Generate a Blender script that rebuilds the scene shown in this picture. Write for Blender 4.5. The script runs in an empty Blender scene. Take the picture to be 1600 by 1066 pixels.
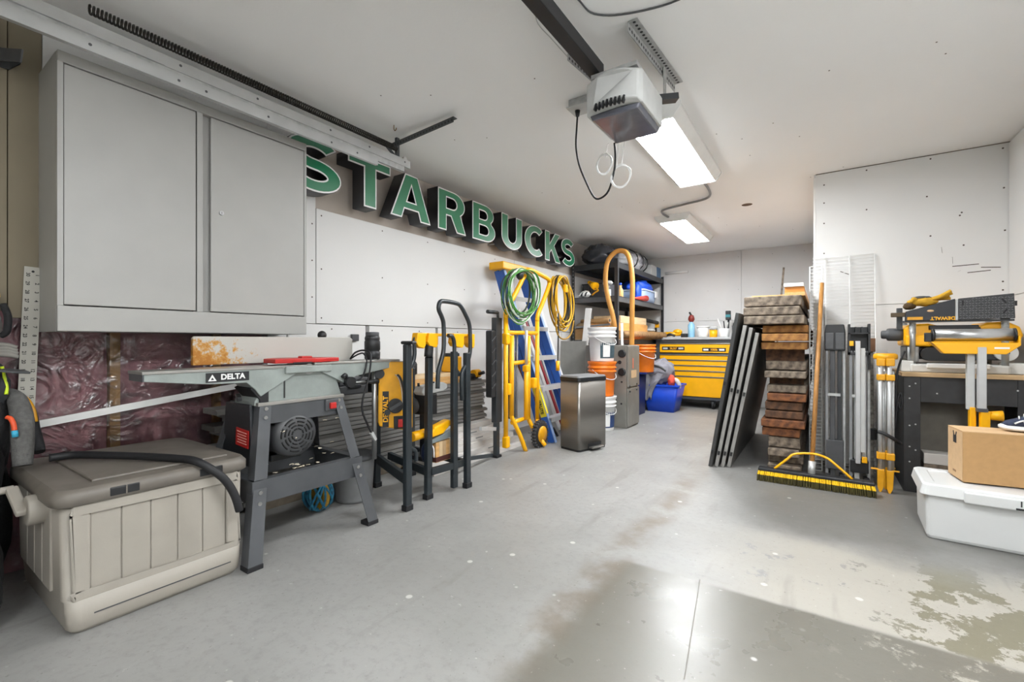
import bpy, bmesh, math, random
from mathutils import Vector, Matrix, Euler, noise
PI = math.pi
R = math.radians
random.seed(7)
scene = bpy.context.scene
C = scene.collection

# ------------------------------------------------------------ camera, world, exposure
cam_d = bpy.data.cameras.new('camera'); cam = bpy.data.objects.new('camera', cam_d); C.objects.link(cam)
cam_d.sensor_width = 36; cam_d.lens = 16.0; cam_d.clip_start = .05
cam.location = (0, 0, 1.0); cam.rotation_euler = (R(90), 0, math.atan(483/711))
scene.camera = cam
w = bpy.data.worlds.new('world'); scene.world = w; w.use_nodes = True
w.node_tree.nodes['Background'].inputs[0].default_value = (.9, .95, 1, 1)
w.node_tree.nodes['Background'].inputs[1].default_value = .3
vs = scene.view_settings
vs.view_transform = 'Standard'; vs.look = 'None'; vs.gamma = 1; vs.use_curve_mapping = False
vs.exposure = 0.66
LAMP = 44.0          # emission of the ceiling light diffusers

# ------------------------------------------------------------ helpers
def lin(h):
    h = h.lstrip('#'); o = []
    for i in (0, 2, 4):
        c = int(h[i:i+2], 16)/255
        o.append(c/12.92 if c <= .04045 else ((c+.055)/1.055)**2.4)
    return (*o, 1)
MATS = {}
def mat(name, col, rough=.5, metal=0, var=.10, scale=14, bump=0, bscale=60, coat=0, col2=None, stretch=None, emit=0, spec=.5, world=False):
    if name in MATS: return MATS[name]
    m = bpy.data.materials.new(name); m.use_nodes = True; nt = m.node_tree; b = nt.nodes['Principled BSDF']
    N = nt.nodes.new; L = nt.links.new
    c = lin(col); b.inputs['Roughness'].default_value = rough; b.inputs['Metallic'].default_value = metal
    b.inputs['Coat Weight'].default_value = coat; b.inputs['Coat Roughness'].default_value = .1
    b.inputs['Specular IOR Level'].default_value = spec
    tc = N('ShaderNodeTexCoord'); out = tc.outputs['Object']
    if world: out = N('ShaderNodeNewGeometry').outputs['Position']
    if stretch:
        mp = N('ShaderNodeMapping'); mp.inputs['Scale'].default_value = stretch; L(out, mp.inputs[0]); out = mp.outputs[0]
    nz = N('ShaderNodeTexNoise'); nz.inputs['Scale'].default_value = scale; nz.inputs['Detail'].default_value = 5; L(out, nz.inputs['Vector'])
    rp = N('ShaderNodeValToRGB'); rp.color_ramp.elements[0].position = .3; rp.color_ramp.elements[1].position = .7
    if col2: a, d = c, lin(col2)
    else:
        a = tuple(max(0, x*(1-var)) for x in c[:3])+(1,); d = tuple(min(1, x*(1+var)) for x in c[:3])+(1,)
    rp.color_ramp.elements[0].color = a; rp.color_ramp.elements[1].color = d
    L(nz.outputs['Fac'], rp.inputs[0]); L(rp.outputs[0], b.inputs['Base Color'])
    if bump:
        n2 = N('ShaderNodeTexNoise'); n2.inputs['Scale'].default_value = bscale; n2.inputs['Detail'].default_value = 4; L(out, n2.inputs['Vector'])
        bp = N('ShaderNodeBump'); bp.inputs['Strength'].default_value = bump; bp.inputs['Distance'].default_value = .01
        L(n2.outputs['Fac'], bp.inputs['Height']); L(bp.outputs[0], b.inputs['Normal'])
    if emit:
        b.inputs['Emission Color'].default_value = (.945, .975, 1, 1); b.inputs['Emission Strength'].default_value = emit
    MATS[name] = m
    return m
WM = {}          # world matrix of things and parts
class MB:
    def __init__(s): s.v = []; s.f = []; s.s = []
    def add(s, vs, fs, sm=False, M=None):
        o = len(s.v)
        s.v += [tuple(M @ Vector(v)) if M else tuple(v) for v in vs]
        s.f += [tuple(i+o for i in f) for f in fs]; s.s += [sm]*len(fs)
        return s
    def box(s, x0, x1, y0, y1, z0, z1, M=None):
        vs = [(x, y, z) for z in (z0, z1) for y in (y0, y1) for x in (x0, x1)]
        return s.add(vs, [(0,2,3,1),(4,5,7,6),(0,1,5,4),(2,6,7,3),(0,4,6,2),(1,3,7,5)], False, M)
    def obox(s, c, size, rot=(0,0,0)):
        M = Matrix.Translation(c) @ Euler(rot).to_matrix().to_4x4(); a, b, d = (q/2 for q in size)
        return s.box(-a, a, -b, b, -d, d, M)
    def frame(s, p0, p1, up):
        p0, p1 = Vector(p0), Vector(p1); t = (p1-p0).normalized(); u = Vector(up)
        if abs(t.dot(u)) > .98: u = Vector((1, 0, 0)) if abs(t.x) < .9 else Vector((0, 1, 0))
        a = t.cross(u).normalized(); b = a.cross(t).normalized()
        return p0, p1, a, b
    def bar(s, p0, p1, wd, ht, up=(0,0,1)):
        p0, p1, a, b = s.frame(p0, p1, up); vs = []
        for p in (p0, p1):
            for (i, j) in ((-1,-1),(1,-1),(1,1),(-1,1)): vs.append(p+a*wd/2*i+b*ht/2*j)
        return s.add(vs, [(0,1,2,3),(7,6,5,4),(0,4,5,1),(1,5,6,2),(2,6,7,3),(3,7,4,0)])
    def cyl(s, p0, p1, r, r2=None, n=16, caps=True):
        r2 = r if r2 is None else r2
        p0, p1, a, b = s.frame(p0, p1, (0,0,1)); vs = []
        for p, q in ((p0, r), (p1, r2)):
            for i in range(n): t = 2*PI*i/n; vs.append(p+a*math.cos(t)*q+b*math.sin(t)*q)
        s.add(vs, [(i, (i+1) % n, n+(i+1) % n, n+i) for i in range(n)], True)
        if caps: s.add(vs, [tuple(range(n)), tuple(range(2*n-1, n-1, -1))])
        return s
    def tube(s, pts, r, n=8, closed=False, sub=0):
        P = [Vector(p) for p in pts]
        if sub:
            n0 = len(P); P = smooth_path(P, sub, closed)
            if isinstance(r, (list, tuple)):
                q = [i/sub for i in range(len(P))]; r = [r[min(int(u), n0-1)]+(r[min(int(u)+1, n0-1)]-r[min(int(u), n0-1)])*(u-int(u)) for u in q]
        m = len(P); rings = []; nrm = None
        for i in range(m):
            if closed: t = (P[(i+1) % m]-P[i-1])
            else: t = P[min(i+1, m-1)]-P[max(i-1, 0)]
            t.normalize()
            if nrm is None:
                u = Vector((0,0,1)) if abs(t.z) < .9 else Vector((1,0,0)); nrm = t.cross(u).normalized()
            else:
                nrm = (nrm-t*nrm.dot(t)); nrm.normalize()
            b = t.cross(nrm); rr = r[i] if isinstance(r, (list, tuple)) else r
            rings.append([P[i]+nrm*math.cos(2*PI*k/n)*rr+b*math.sin(2*PI*k/n)*rr for k in range(n)])
        vs = [v for q in rings for v in q]; fs = []
        for i in range(m if closed else m-1):
            j = (i+1) % m
            for k in range(n): fs.append((i*n+k, i*n+(k+1) % n, j*n+(k+1) % n, j*n+k))
        s.add(vs, fs, True)
        if not closed: s.add(vs, [tuple(range(n)), tuple(range(m*n-1, (m-1)*n-1, -1))])
        return s
    def lathe(s, prof, c=(0,0,0), n=24, axis='z', M=None):
        vs = []; m = len(prof)
        for (r, h) in prof:
            for i in range(n):
                t = 2*PI*i/n; a, b = r*math.cos(t), r*math.sin(t)
                p = {'z': (a, b, h), 'x': (h, a, b), 'y': (a, h, b)}[axis]
                vs.append(Vector(p)+Vector(c))
        fs = [(i*n+k, i*n+(k+1) % n, (i+1)*n+(k+1) % n, (i+1)*n+k) for i in range(m-1) for k in range(n)]
        s.add(vs, fs, True, M)
        s.add(vs, [tuple(range(n)), tuple(range(m*n-1, (m-1)*n-1, -1))], False, M)
        return s
    def prism(s, poly, axis, a, b, M=None):
        n = len(poly); f = {'x': lambda p, h: (h, p[0], p[1]), 'y': lambda p, h: (p[0], h, p[1]), 'z': lambda p, h: (p[0], p[1], h)}[axis]
        vs = [f(p, a) for p in poly]+[f(p, b) for p in poly]
        return s.add(vs, [tuple(range(n)), tuple(range(2*n-1, n-1, -1))]+[(i, (i+1) % n, n+(i+1) % n, n+i) for i in range(n)], False, M)
    def loft(s, rings, sm=False, caps=True):
        n = len(rings[0]); vs = [v for q in rings for v in q]; fs = []
        for i in range(len(rings)-1):
            for k in range(n): fs.append((i*n+k, i*n+(k+1) % n, (i+1)*n+(k+1) % n, (i+1)*n+k))
        s.add(vs, fs, sm)
        if caps: s.add(vs, [tuple(range(n)), tuple(range(len(vs)-1, len(vs)-1-n, -1))])
        return s
    def blob(s, c, r, amp=.15, freq=3, seed=0, nu=28, nv=16, flat=None, fold=0):
        # a lumpy closed ellipsoid; flat = lowest z
        vs = []; c = Vector(c)
        for j in range(nv+1):
            ph = PI*j/nv
            for i in range(nu):
                t = 2*PI*i/nu; d = Vector((math.sin(ph)*math.cos(t), math.sin(ph)*math.sin(t), math.cos(ph)))
                k = 1+amp*noise.noise(d*freq+Vector((seed*7.1, seed*3.3, seed)))
                if fold: k += fold*abs(noise.noise(d*freq*2.5+Vector((seed, 0, 9))))
                p = c+Vector((d.x*r[0]*k, d.y*r[1]*k, d.z*r[2]*k))
                if flat is not None and p.z < flat: p.z = flat
                vs.append(p)
        fs = [(j*nu+i, j*nu+(i+1) % nu, (j+1)*nu+(i+1) % nu, (j+1)*nu+i) for j in range(nv) for i in range(nu)]
        return s.add(vs, fs, True)
    def build(s, name, m, parent=None, bev=0, local=False, kind=None, seg=2):
        V = [Vector(v) for v in s.v]; org = None
        if parent is not None:
            if not local:
                Mi = WM[parent].inverted(); V = [Mi @ v for v in V]
        else:
            lo = [min(v[i] for v in V) for i in range(3)]; hi = [max(v[i] for v in V) for i in range(3)]
            org = Vector(((lo[0]+hi[0])/2, (lo[1]+hi[1])/2, lo[2])); V = [v-org for v in V]
        me = bpy.data.meshes.new(name); me.from_pydata([tuple(v) for v in V], [], s.f)
        for p, q in zip(me.polygons, s.s): p.use_smooth = q
        bm = bmesh.new(); bm.from_mesh(me)
        bmesh.ops.remove_doubles(bm, verts=bm.verts, dist=1e-6); bmesh.ops.recalc_face_normals(bm, faces=bm.faces)
        bm.to_mesh(me); bm.free()
        return link(name, me, m, parent, org, bev, kind, seg)
def link(name, me, m, parent=None, org=None, bev=0, kind=None, seg=2):
    o = bpy.data.objects.new(name, me); C.objects.link(o)
    if m: me.materials.clear(); me.materials.append(m)
    if parent is not None: o.parent = parent; WM[o] = WM[parent]
    else:
        if org is not None: o.location = org
        WM[o] = Matrix.Translation(o.location)
    if bev:
        md = o.modifiers.new('bevel', 'BEVEL'); md.width = bev; md.segments = seg; md.limit_method = 'ANGLE'; md.angle_limit = R(40)
    if kind: o['kind'] = kind
    return o
def smooth_path(P, sub=6, closed=False):
    out = []; n = len(P)
    for i in range(n if closed else n-1):
        g = (lambda k: P[k % n]) if closed else (lambda k: P[min(max(k, 0), n-1)])
        a, b, c, d = g(i-1), g(i), g(i+1), g(i+2)
        for k in range(sub):
            t = k/sub
            out.append(.5*((2*b)+(c-a)*t+(2*a-5*b+4*c-d)*t*t+(3*b-a-3*c+d)*t**3))
    if not closed: out.append(P[-1])
    return out
def tag(o, label, cat, group=None):
    o['label'] = label; o['category'] = cat
    if group: o['group'] = group
    return o
def thing(name, label, cat, loc=(0,0,0), rot=(0,0,0), group=None):
    o = bpy.data.objects.new(name, None); C.objects.link(o); o.empty_display_size = .05
    o.location = loc; o.rotation_euler = rot
    WM[o] = Matrix.Translation(loc) @ Euler(rot).to_matrix().to_4x4()
    return tag(o, label, cat, group)
def struct(o): o['kind'] = 'structure'; return o
def text(body, size, m, loc, rot, parent, name='lettering', ext=.0006, bold=0, align='CENTER', sx=1, spacing=1):
    cu = bpy.data.curves.new('t', 'FONT'); cu.body = body; cu.size = size; cu.extrude = ext; cu.offset = bold
    cu.align_x = align; cu.align_y = 'CENTER'; cu.resolution_u = 3; cu.space_character = spacing
    to = bpy.data.objects.new('t', cu); C.objects.link(to)
    me = bpy.data.meshes.new_from_object(to.evaluated_get(bpy.context.evaluated_depsgraph_get()))
    bpy.data.objects.remove(to); bpy.data.curves.remove(cu)
    M = Matrix.Translation(loc) @ Euler(rot).to_matrix().to_4x4() @ Matrix.Diagonal((sx, 1, 1, 1))
    me.transform(WM[parent].inverted() @ M); me.name = name
    return link(name, me, m, parent)
FX = (PI/2, 0, PI/2)     # text on a face that looks towards +X
FY = (PI/2, 0, 0)        # text on a face that looks towards -Y
def ordn(i):
    return ['topmost', 'second from top', 'third from top', 'fourth from top', 'fifth from top', 'sixth from top', 'seventh from top', 'eighth from top', 'ninth from top', 'tenth from top', 'eleventh from top', 'twelfth from top', 'thirteenth from top', 'fourteenth from top', 'fifteenth from top', 'sixteenth from top', 'seventeenth from top', 'eighteenth from top', 'nineteenth from top', 'twentieth from top'][i]

# ------------------------------------------------------------ materials
WALL = mat('drywall_white', '#dddcda', .85, var=.03, scale=1.5, bump=.03, bscale=90)
WALLG = mat('drywall_grey', '#d9d8d6', .85, var=.05, scale=2, bump=.03, bscale=90)
CEIL = mat('ceiling_white', '#eeeeed', .85, var=.025, scale=.8, bump=.04, bscale=70)
BARE = mat('drywall_taped', '#b4aaa0', .85, var=.14, scale=3)
TAN = mat('drywall_tan', '#857b68', .85, var=.06, scale=3)
GAP = mat('dark_joint', '#5a5149', .9)
YEL = mat('tool_yellow', '#f0ad00', .38, var=.05, scale=9, bump=.02)
YELD = mat('tool_yellow_worn', '#d99a08', .42, var=.14, scale=12)
BLK = mat('black_plastic', '#1d1e20', .45, var=.2, scale=20)
BLKM = mat('black_paint_metal', '#26292c', .35, var=.2, scale=10, spec=.6)
BLKT = mat('black_steel_stand', '#232a2e', .35, var=.25, scale=8, spec=.6)
DGR = mat('dark_grey_plastic', '#47484a', .55, var=.15, scale=15)
GRY = mat('grey_plastic', '#7b7c7d', .5, var=.1)
LGR = mat('light_grey_plastic', '#b9bab8', .5, var=.06)
WHT = mat('white_plastic', '#e6e6e4', .4, var=.03)
WPN = mat('white_paint', '#e4e3e0', .5, var=.04, scale=8)
STEEL = mat('bare_steel', '#a8a9a8', .38, metal=.9, var=.12, scale=12)
GALV = mat('galvanised_steel', '#b2b3b2', .42, metal=.35, var=.2, scale=25)
ALU = mat('aluminium', '#b9baba', .35, metal=.3, var=.06, scale=10)
BRUSH = mat('brushed_steel', '#8e8a85', .32, metal=.85, var=.05, scale=8, stretch=(1, 1, 40))
CHROME = mat('chrome', '#c4c5c6', .28, metal=1, var=.03)
RED = mat('red_plastic', '#b5231f', .45, var=.1)
ORG = mat('orange_plastic', '#ee7a12', .42, var=.05)
BLU = mat('blue_plastic', '#1547c4', .4, var=.06)
LADB = mat('ladder_blue', '#2757a8', .4, var=.1)
CARD = mat('cardboard', '#b08a5c', .85, var=.05, scale=40)
CARDL = mat('cardboard_light', '#c7a67e', .85, var=.06, scale=30)
PINE = mat('pine', '#d3a468', .6, var=.16, scale=9, stretch=(6, .6, 6))
PLY = mat('plywood', '#b89a74', .7, var=.15, scale=12)
RUB = mat('rubber', '#17171a', .6, var=.2, scale=30)

def screws(name, pts, parent, axis, col=None, r=.0055):
    b = MB()
    for p in pts:
        p = Vector(p); d = Vector({'x': (1,0,0), 'y': (0,-1,0), 'z': (0,0,-1)}[axis])
        b.cyl(p-d*.003, p+d*.0012, r, n=8)
    return b.build(name, col or GAP, parent, kind='stuff')

# ------------------------------------------------------------ floor
def floor_material():
    m = bpy.data.materials.new('concrete'); m.use_nodes = True; nt = m.node_tree; b = nt.nodes['Principled BSDF']
    N = nt.nodes.new; L = nt.links.new
    pos = N('ShaderNodeNewGeometry').outputs['Position']
    def nz(scale, detail=6, rough=.6):
        n = N('ShaderNodeTexNoise'); n.inputs['Scale'].default_value = scale; n.inputs['Detail'].default_value = detail; n.inputs['Roughness'].default_value = rough
        L(pos, n.inputs['Vector']); return n.outputs['Fac']
    def mth(op, a, c, clamp=False):
        n = N('ShaderNodeMath'); n.operation = op; n.use_clamp = clamp
        for k, v in enumerate((a, c)):
            if v is None: continue
            if isinstance(v, (int, float)): n.inputs[k].default_value = v
            else: L(v, n.inputs[k])
        return n.outputs[0]
    def step(v, lo, hi):
        n = N('ShaderNodeMapRange'); n.interpolation_type = 'SMOOTHSTEP'; L(v, n.inputs[0]); n.inputs[1].default_value = lo; n.inputs[2].default_value = hi
        return n.outputs[0]
    def mix(f, a, c):
        n = N('ShaderNodeMix'); n.data_type = 'RGBA'; L(f, n.inputs['Factor'])
        for k, v in (('A', a), ('B', c)):
            s = [i for i in n.inputs if i.name == k and i.type == 'RGBA'][0]
            if isinstance(v, tuple): s.default_value = v
            else: L(v, s)
        return [o for o in n.outputs if o.type == 'RGBA'][0]
    sp = N('ShaderNodeSeparateXYZ'); L(pos, sp.inputs[0]); X, Y = sp.outputs[0], sp.outputs[1]
    big, mid, fine = nz(.9), nz(4.5), nz(28, 8, .7)
    base = mix(step(big, .35, .65), lin('#8c8b88'), lin('#9d9c99'))
    base = mix(mth('MULTIPLY', step(fine, .45, .75), .45), base, lin('#787673'))
    wob = mth('MULTIPLY', mth('SUBTRACT', mid, .5), .10); Yw = mth('ADD', Y, mth('MULTIPLY', wob, .25)); Xw = mth('ADD', X, wob)
    wob2 = mth('MULTIPLY', mth('SUBTRACT', nz(2.2), .5), .5); Xs = mth('ADD', X, wob2); Ys = mth('ADD', Y, wob2)
    # bare darker slab in front, with a straight far edge
    dark = mth('MULTIPLY', step(Yw, 2.02, 1.985), step(Xw, -.82, -.70))
    base = mix(mth('MULTIPLY', dark, .85), base, lin('#68655b'))
    # cream painted band
    band = mth('MULTIPLY', mth('MULTIPLY', step(Yw, 1.985, 2.02), step(Ys, 2.85, 2.55)), step(Xs, -.65, .0))
    peel = step(mth('ADD', nz(5.5, 8, .7), mth('MULTIPLY', step(X, .05, .5), .13)), .62, .60)
    base = mix(mth('MULTIPLY', mth('MULTIPLY', band, peel), .8), base, lin('#aba69b'))
    bare = mth('MULTIPLY', mth('MULTIPLY', band, mth('SUBTRACT', 1.0, peel)), step(X, .0, .3))
    base = mix(mth('MULTIPLY', bare, .8), base, lin('#757059'))
    flakes = mth('MULTIPLY', mth('MULTIPLY', dark, step(X, -.1, .35)), step(nz(6, 9, .75), .55, .60))
    base = mix(mth('MULTIPLY', flakes, .75), base, lin('#aeaa9f'))
    # dirty traffic area towards the right
    dirt = mth('MULTIPLY', step(Ys, 2.6, 2.95), step(Xs, -.75, -.15))
    base = mix(mth('MULTIPLY', dirt, .7), base, lin('#63615d'))
    # brown tyre stain running along the floor
    tr = mth('ADD', X, mth('MULTIPLY', mth('SUBTRACT', nz(1.6), .5), .22))
    stain = mth('MULTIPLY', step(mth('ABSOLUTE', mth('ADD', tr, .78), None), .13, .0), mth('MULTIPLY', step(Y, .9, 1.5), step(Y, 4.6, 3.0)))
    stain = mth('MULTIPLY', stain, step(mid, .32, .62))
    base = mix(mth('MULTIPLY', stain, .6), base, lin('#67563f'))
    # paint drips and specks
    vo = N('ShaderNodeTexVoronoi'); vo.inputs['Scale'].default_value = 7; L(pos, vo.inputs['Vector'])
    sc_ = N('ShaderNodeSeparateColor'); L(vo.outputs['Color'], sc_.inputs[0])
    sp1 = mth('MULTIPLY', step(vo.outputs['Distance'], .11, .07), step(sc_.outputs[0], .62, .64))
    base = mix(mth('MULTIPLY', sp1, .8), base, lin('#cfcdc8'))
    v2 = N('ShaderNodeTexVoronoi'); v2.inputs['Scale'].default_value = 16; L(pos, v2.inputs['Vector'])
    s2 = N('ShaderNodeSeparateColor'); L(v2.outputs['Color'], s2.inputs[0])
    sp2 = mth('MULTIPLY', step(v2.outputs['Distance'], .09, .05), step(s2.outputs[1], .80, .82))
    base = mix(mth('MULTIPLY', sp2, .55), base, lin('#6f6a63'))
    gr1 = nz(70, 4, .6); base = mix(mth('MULTIPLY', step(gr1, .64, .70), .5), base, lin('#5f5b54'))
    gr2 = nz(34, 5, .65); base = mix(mth('MULTIPLY', step(gr2, .66, .71), .45), base, lin('#d0cdc7'))
    scr = N('ShaderNodeTexNoise'); scr.inputs['Scale'].default_value = 9; scr.inputs['Detail'].default_value = 8; mpp = N('ShaderNodeMapping'); mpp.inputs['Scale'].default_value = (1, .15, 1); mpp.inputs['Rotation'].default_value = (0, 0, .6); L(pos, mpp.inputs[0]); L(mpp.outputs[0], scr.inputs['Vector'])
    base = mix(mth('MULTIPLY', step(scr.outputs['Fac'], .58, .70), .3), base, lin('#6f6c66'))
    vn = N('ShaderNodeValue'); vn.outputs[0].default_value = .13; base = mix(vn.outputs[0], base, (0, 0, 0, 1))
    L(base, b.inputs['Base Color'])
    ro = N('ShaderNodeMapRange'); L(mid, ro.inputs[0]); ro.inputs[3].default_value = .34; ro.inputs[4].default_value = .52
    L(mth('SUBTRACT', ro.outputs[0], mth('MULTIPLY', dark, .14)), b.inputs['Roughness']); b.inputs['Specular IOR Level'].default_value = .45
    bp = N('ShaderNodeBump'); bp.inputs['Strength'].default_value = .06; bp.inputs['Distance'].default_value = .01
    L(fine, bp.inputs['Height']); L(bp.outputs[0], b.inputs['Normal'])
    return m
XL, XR, YB, YS, YF, H, XS = -2.87, 1.10, 7.80, 4.60, -2.70, 2.40, -.05
flo = struct(MB().box(XL-.25, XR+.12, YF-.12, YB+.12, -.12, 0).build('floor', floor_material()))
MB().bar((-.42, 2.02, .0004), (-.335, 1.40, .0004), .003, .0008).build('saw_cut', mat('cut_grey', '#77736c', .9), flo)

# ------------------------------------------------------------ ceiling and walls
cl = struct(MB().box(XL-.25, XR+.12, YF-.12, YB+.12, H, H+.1).build('ceiling', CEIL))
screws('screw_heads', [(random.uniform(-2.3, .9), random.uniform(1.2, 7.0), H) for _ in range(34)], cl, 'z', r=.004)
MB().cyl((-.63, 5.22, H-.001), (-.63, 5.22, H+.01), .05, n=20).build('cable_hole', mat('hole_brown', '#5b4632', .9), cl)

wl = struct(MB().box(XL-.22, XL-.10, YF, YB, 0, H).build('wall_left', BARE))
# drywall sheets of the left wall (front face at XL)
def sheet(y0, y1, z0, z1, m, name='drywall_sheet', x=XL, t=.012): return MB().box(x-.10, x, y0, y1, z0, z1).build(name, m, wl, bev=.0015)
sheet(YF, .395, 1.135, H, TAN); sheet(.398, .50, 1.10, H, TAN); sheet(.502, 1.497, 1.045, H, WALL); sheet(1.499, 1.826, 1.120, H, WALL)
sheet(YF, -.3, 0, 1.133, TAN)
MB().box(XL-.1, XL-.012, 1.832, YB, 1.915, H).build('drywall_sheet', BARE, wl)
sheet(1.832, 4.27, 1.122, 1.912, WALL); sheet(4.274, 6.7, 1.122, 1.912, WALL); sheet(6.704, YB, 1.122, 1.912, WALLG)
sheet(1.50, 2.24, 0, 1.116, WALL); sheet(2.275, 3.0, 0, 1.116, WALL); sheet(3.03, 5.4, 0, 1.116, WALL); sheet(5.404, YB, 0, 1.116, WALL)
screws('screw_heads', [(XL, y, z) for y in (1.87, 2.4, 2.9, 3.4, 3.9, 4.2) for z in (1.16, 1.5, 1.87)]+[(XL, 1.80, z) for z in (1.3, 1.55, 1.8)]+[(XL, y, 1.085) for y in (1.95, 2.5, 2.8, 3.3)], wl, 'x')
# open stud bay with insulation behind plastic film
PINK = mat('pink_insulation', '#5b3b41', .8, col2='#a87c80', scale=6, bump=.9, bscale=9)
for y0, y1 in ((-.29, .28), (.32, .735), (.785, 1.20), (1.24, 1.49)):
    b = MB(); ny, nzv = 14, 22; vs = []
    for j in range(nzv+1):
        for i in range(ny+1):
            y = y0+(y1-y0)*i/ny; z = 1.13*j/nzv; e = math.sin(PI*i/ny)
            vs.append((XL-.052+.035*e**.5+.012*noise.noise((y*6, z*6, 2)), y, z))
    b.add(vs, [(j*(ny+1)+i, j*(ny+1)+i+1, (j+1)*(ny+1)+i+1, (j+1)*(ny+1)+i) for j in range(nzv) for i in range(ny)], True)
    b.build('insulation_batt', PINK, wl)
STUD = mat('stud_timber', '#96744a', .7, var=.15, scale=6, stretch=(8, 8, .7))
for y in (.30, .76, 1.22): MB().box(XL-.10, XL-.022, y-.02, y+.02, 0, 1.05).build('stud', STUD, wl)
def film_material():
    m = bpy.data.materials.new('plastic_film'); m.use_nodes = True; nt = m.node_tree; N = nt.nodes.new; L = nt.links.new
    nt.nodes.remove(nt.nodes['Principled BSDF'])
    t = N('ShaderNodeBsdfTransparent'); g = N('ShaderNodeBsdfGlossy'); g.inputs['Roughness'].default_value = .2; mx = N('ShaderNodeMixShader')
    fr = N('ShaderNodeFresnel'); fr.inputs['IOR'].default_value = 1.75
    tc = N('ShaderNodeTexCoord'); nz = N('ShaderNodeTexNoise'); nz.inputs['Scale'].default_value = 6; nz.inputs['Detail'].default_value = 2; nz.inputs['Distortion'].default_value = 2.5
    bp = N('ShaderNodeBump'); bp.inputs['Strength'].default_value = .55; bp.inputs['Distance'].default_value = .06
    L(tc.outputs['Object'], nz.inputs['Vector']); L(nz.outputs['Fac'], bp.inputs['Height']); L(bp.outputs[0], g.inputs['Normal']); L(bp.outputs[0], fr.inputs['Normal'])
    L(fr.outputs[0], mx.inputs[0]); L(t.outputs[0], mx.inputs[1]); L(g.outputs[0], mx.inputs[2]); L(mx.outputs[0], nt.nodes['Material Output'].inputs[0])
    return m
b = MB(); vs = []; ny, nzv = 40, 30
for j in range(nzv+1):
    for i in range(ny+1):
        y = -.28+1.77*i/ny; z = .01+1.09*j/nzv
        vs.append((XL-.006+.006*noise.noise((y*5, z*3, 5)), y, z))
b.add(vs, [(j*(ny+1)+i, j*(ny+1)+i+1, (j+1)*(ny+1)+i+1, (j+1)*(ny+1)+i) for j in range(nzv) for i in range(ny)], True)
b.build('plastic_film', film_material(), wl)

wb = struct(MB().box(XL-.1, XS+.1, YB, YB+.1, 0, H).build('wall_back', WALLG))
for x0, x1, z0, z1 in ((XL, XS, 0, 1.32), (XL, -1.02, 1.324, H), (-1.016, XS, 1.324, H)):
    MB().box(x0, x1, YB-.012, YB, z0, z1).build('drywall_sheet', WALLG, wb, bev=.0015)
screws('screw_heads', [(x, YB-.012, z) for x in (-2.0, -1.5, -1.06, -.6, -.2) for z in (1.36, 1.8, 2.3)], wb, 'y', r=.004)

wst = struct(MB().box(XS, XR+.1, YS+.012, YB, 0, H).build('wall_step', WALLG))
for z0, z1 in ((0, 1.285), (1.289, H-.006)):
    MB().box(XS+.012, XR-.005, YS, YS+.012, z0, z1).build('drywall_sheet', WALL, wst, bev=.0015)
MB().box(XS-.004, XS+.012, YS-.003, YS+.03, 0, H-.03).build('corner_bead', WPN, wst)
MB().box(XR-.005, XR, YS-.001, YS+.012, 0, H).build('corner_joint', GAP, wst)
MB().box(XS+.012, XR, YS-.001, YS+.012, H-.006, H).build('top_joint', mat('joint_brown', '#70685f', .9), wst)
screws('screw_heads', [(x, YS, z) for x, z in ((.02, 2.30), (.30, 2.365), (.68, 2.37), (1.06, 2.36), (.02, 1.98), (.02, 2.15), (.02, 1.73), (.30, 2.05), (.66, 2.09), (.68, 1.79), (1.065, 2.08), (1.07, 1.78), (1.06, 1.42), (1.06, 1.36), (1.05, 1.25), (1.07, 1.21), (.85, 1.94), (.84, 1.92), (.86, 1.7), (.55, 1.03), (1.06, .98))], wst, 'y', r=.006)
mk = MB()
for (x0, z0, x1, z1) in ((.80, 1.55, .94, 1.555), (.95, 1.53, 1.05, 1.522), (.88, 1.497, 1.0, 1.505), (.74, 1.70, .745, 1.655), (.80, 1.62, .802, 1.57), (.83, 1.51, .845, 1.517), (.02, 1.24, .03, 1.10), (.13, 1.57, .19, 1.54)):
    mk.bar((x0, YS-.0004, z0), (x1, YS-.0004, z1), .0008, .006, up=(0, -1, 0) if abs(x0-x1) < .02 else (0, 0, 1))
mk.build('scuff_marks', GAP, wst, kind='stuff')

wr = struct(MB().box(XR, XR+.1, YF, YS+.012, 0, H).build('wall_right', WALLG))
for y0, y1, z0, z1 in ((YF, YS-.004, 0, 1.31), (YF, 2.2, 1.315, H-.012), (2.204, YS-.004, 1.315, H-.012)):
    MB().box(XR-.012, XR, y0, y1, z0, z1).build('drywall_sheet', WALL, wr, bev=.0015)
wf = struct(MB().box(XL-.1, XR+.1, YF-.1, YF, 0, H).build('wall_front', WALLG))
dr = struct(MB().box(-2.35, .75, YF, YF+.03, 0, 2.1).build('door_1', WPN))
for k in range(4): MB().box(-2.33, .73, YF+.03, YF+.045, .02+k*.525, .53+k*.525).build('door_panel', WPN, dr, bev=.01)

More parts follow.
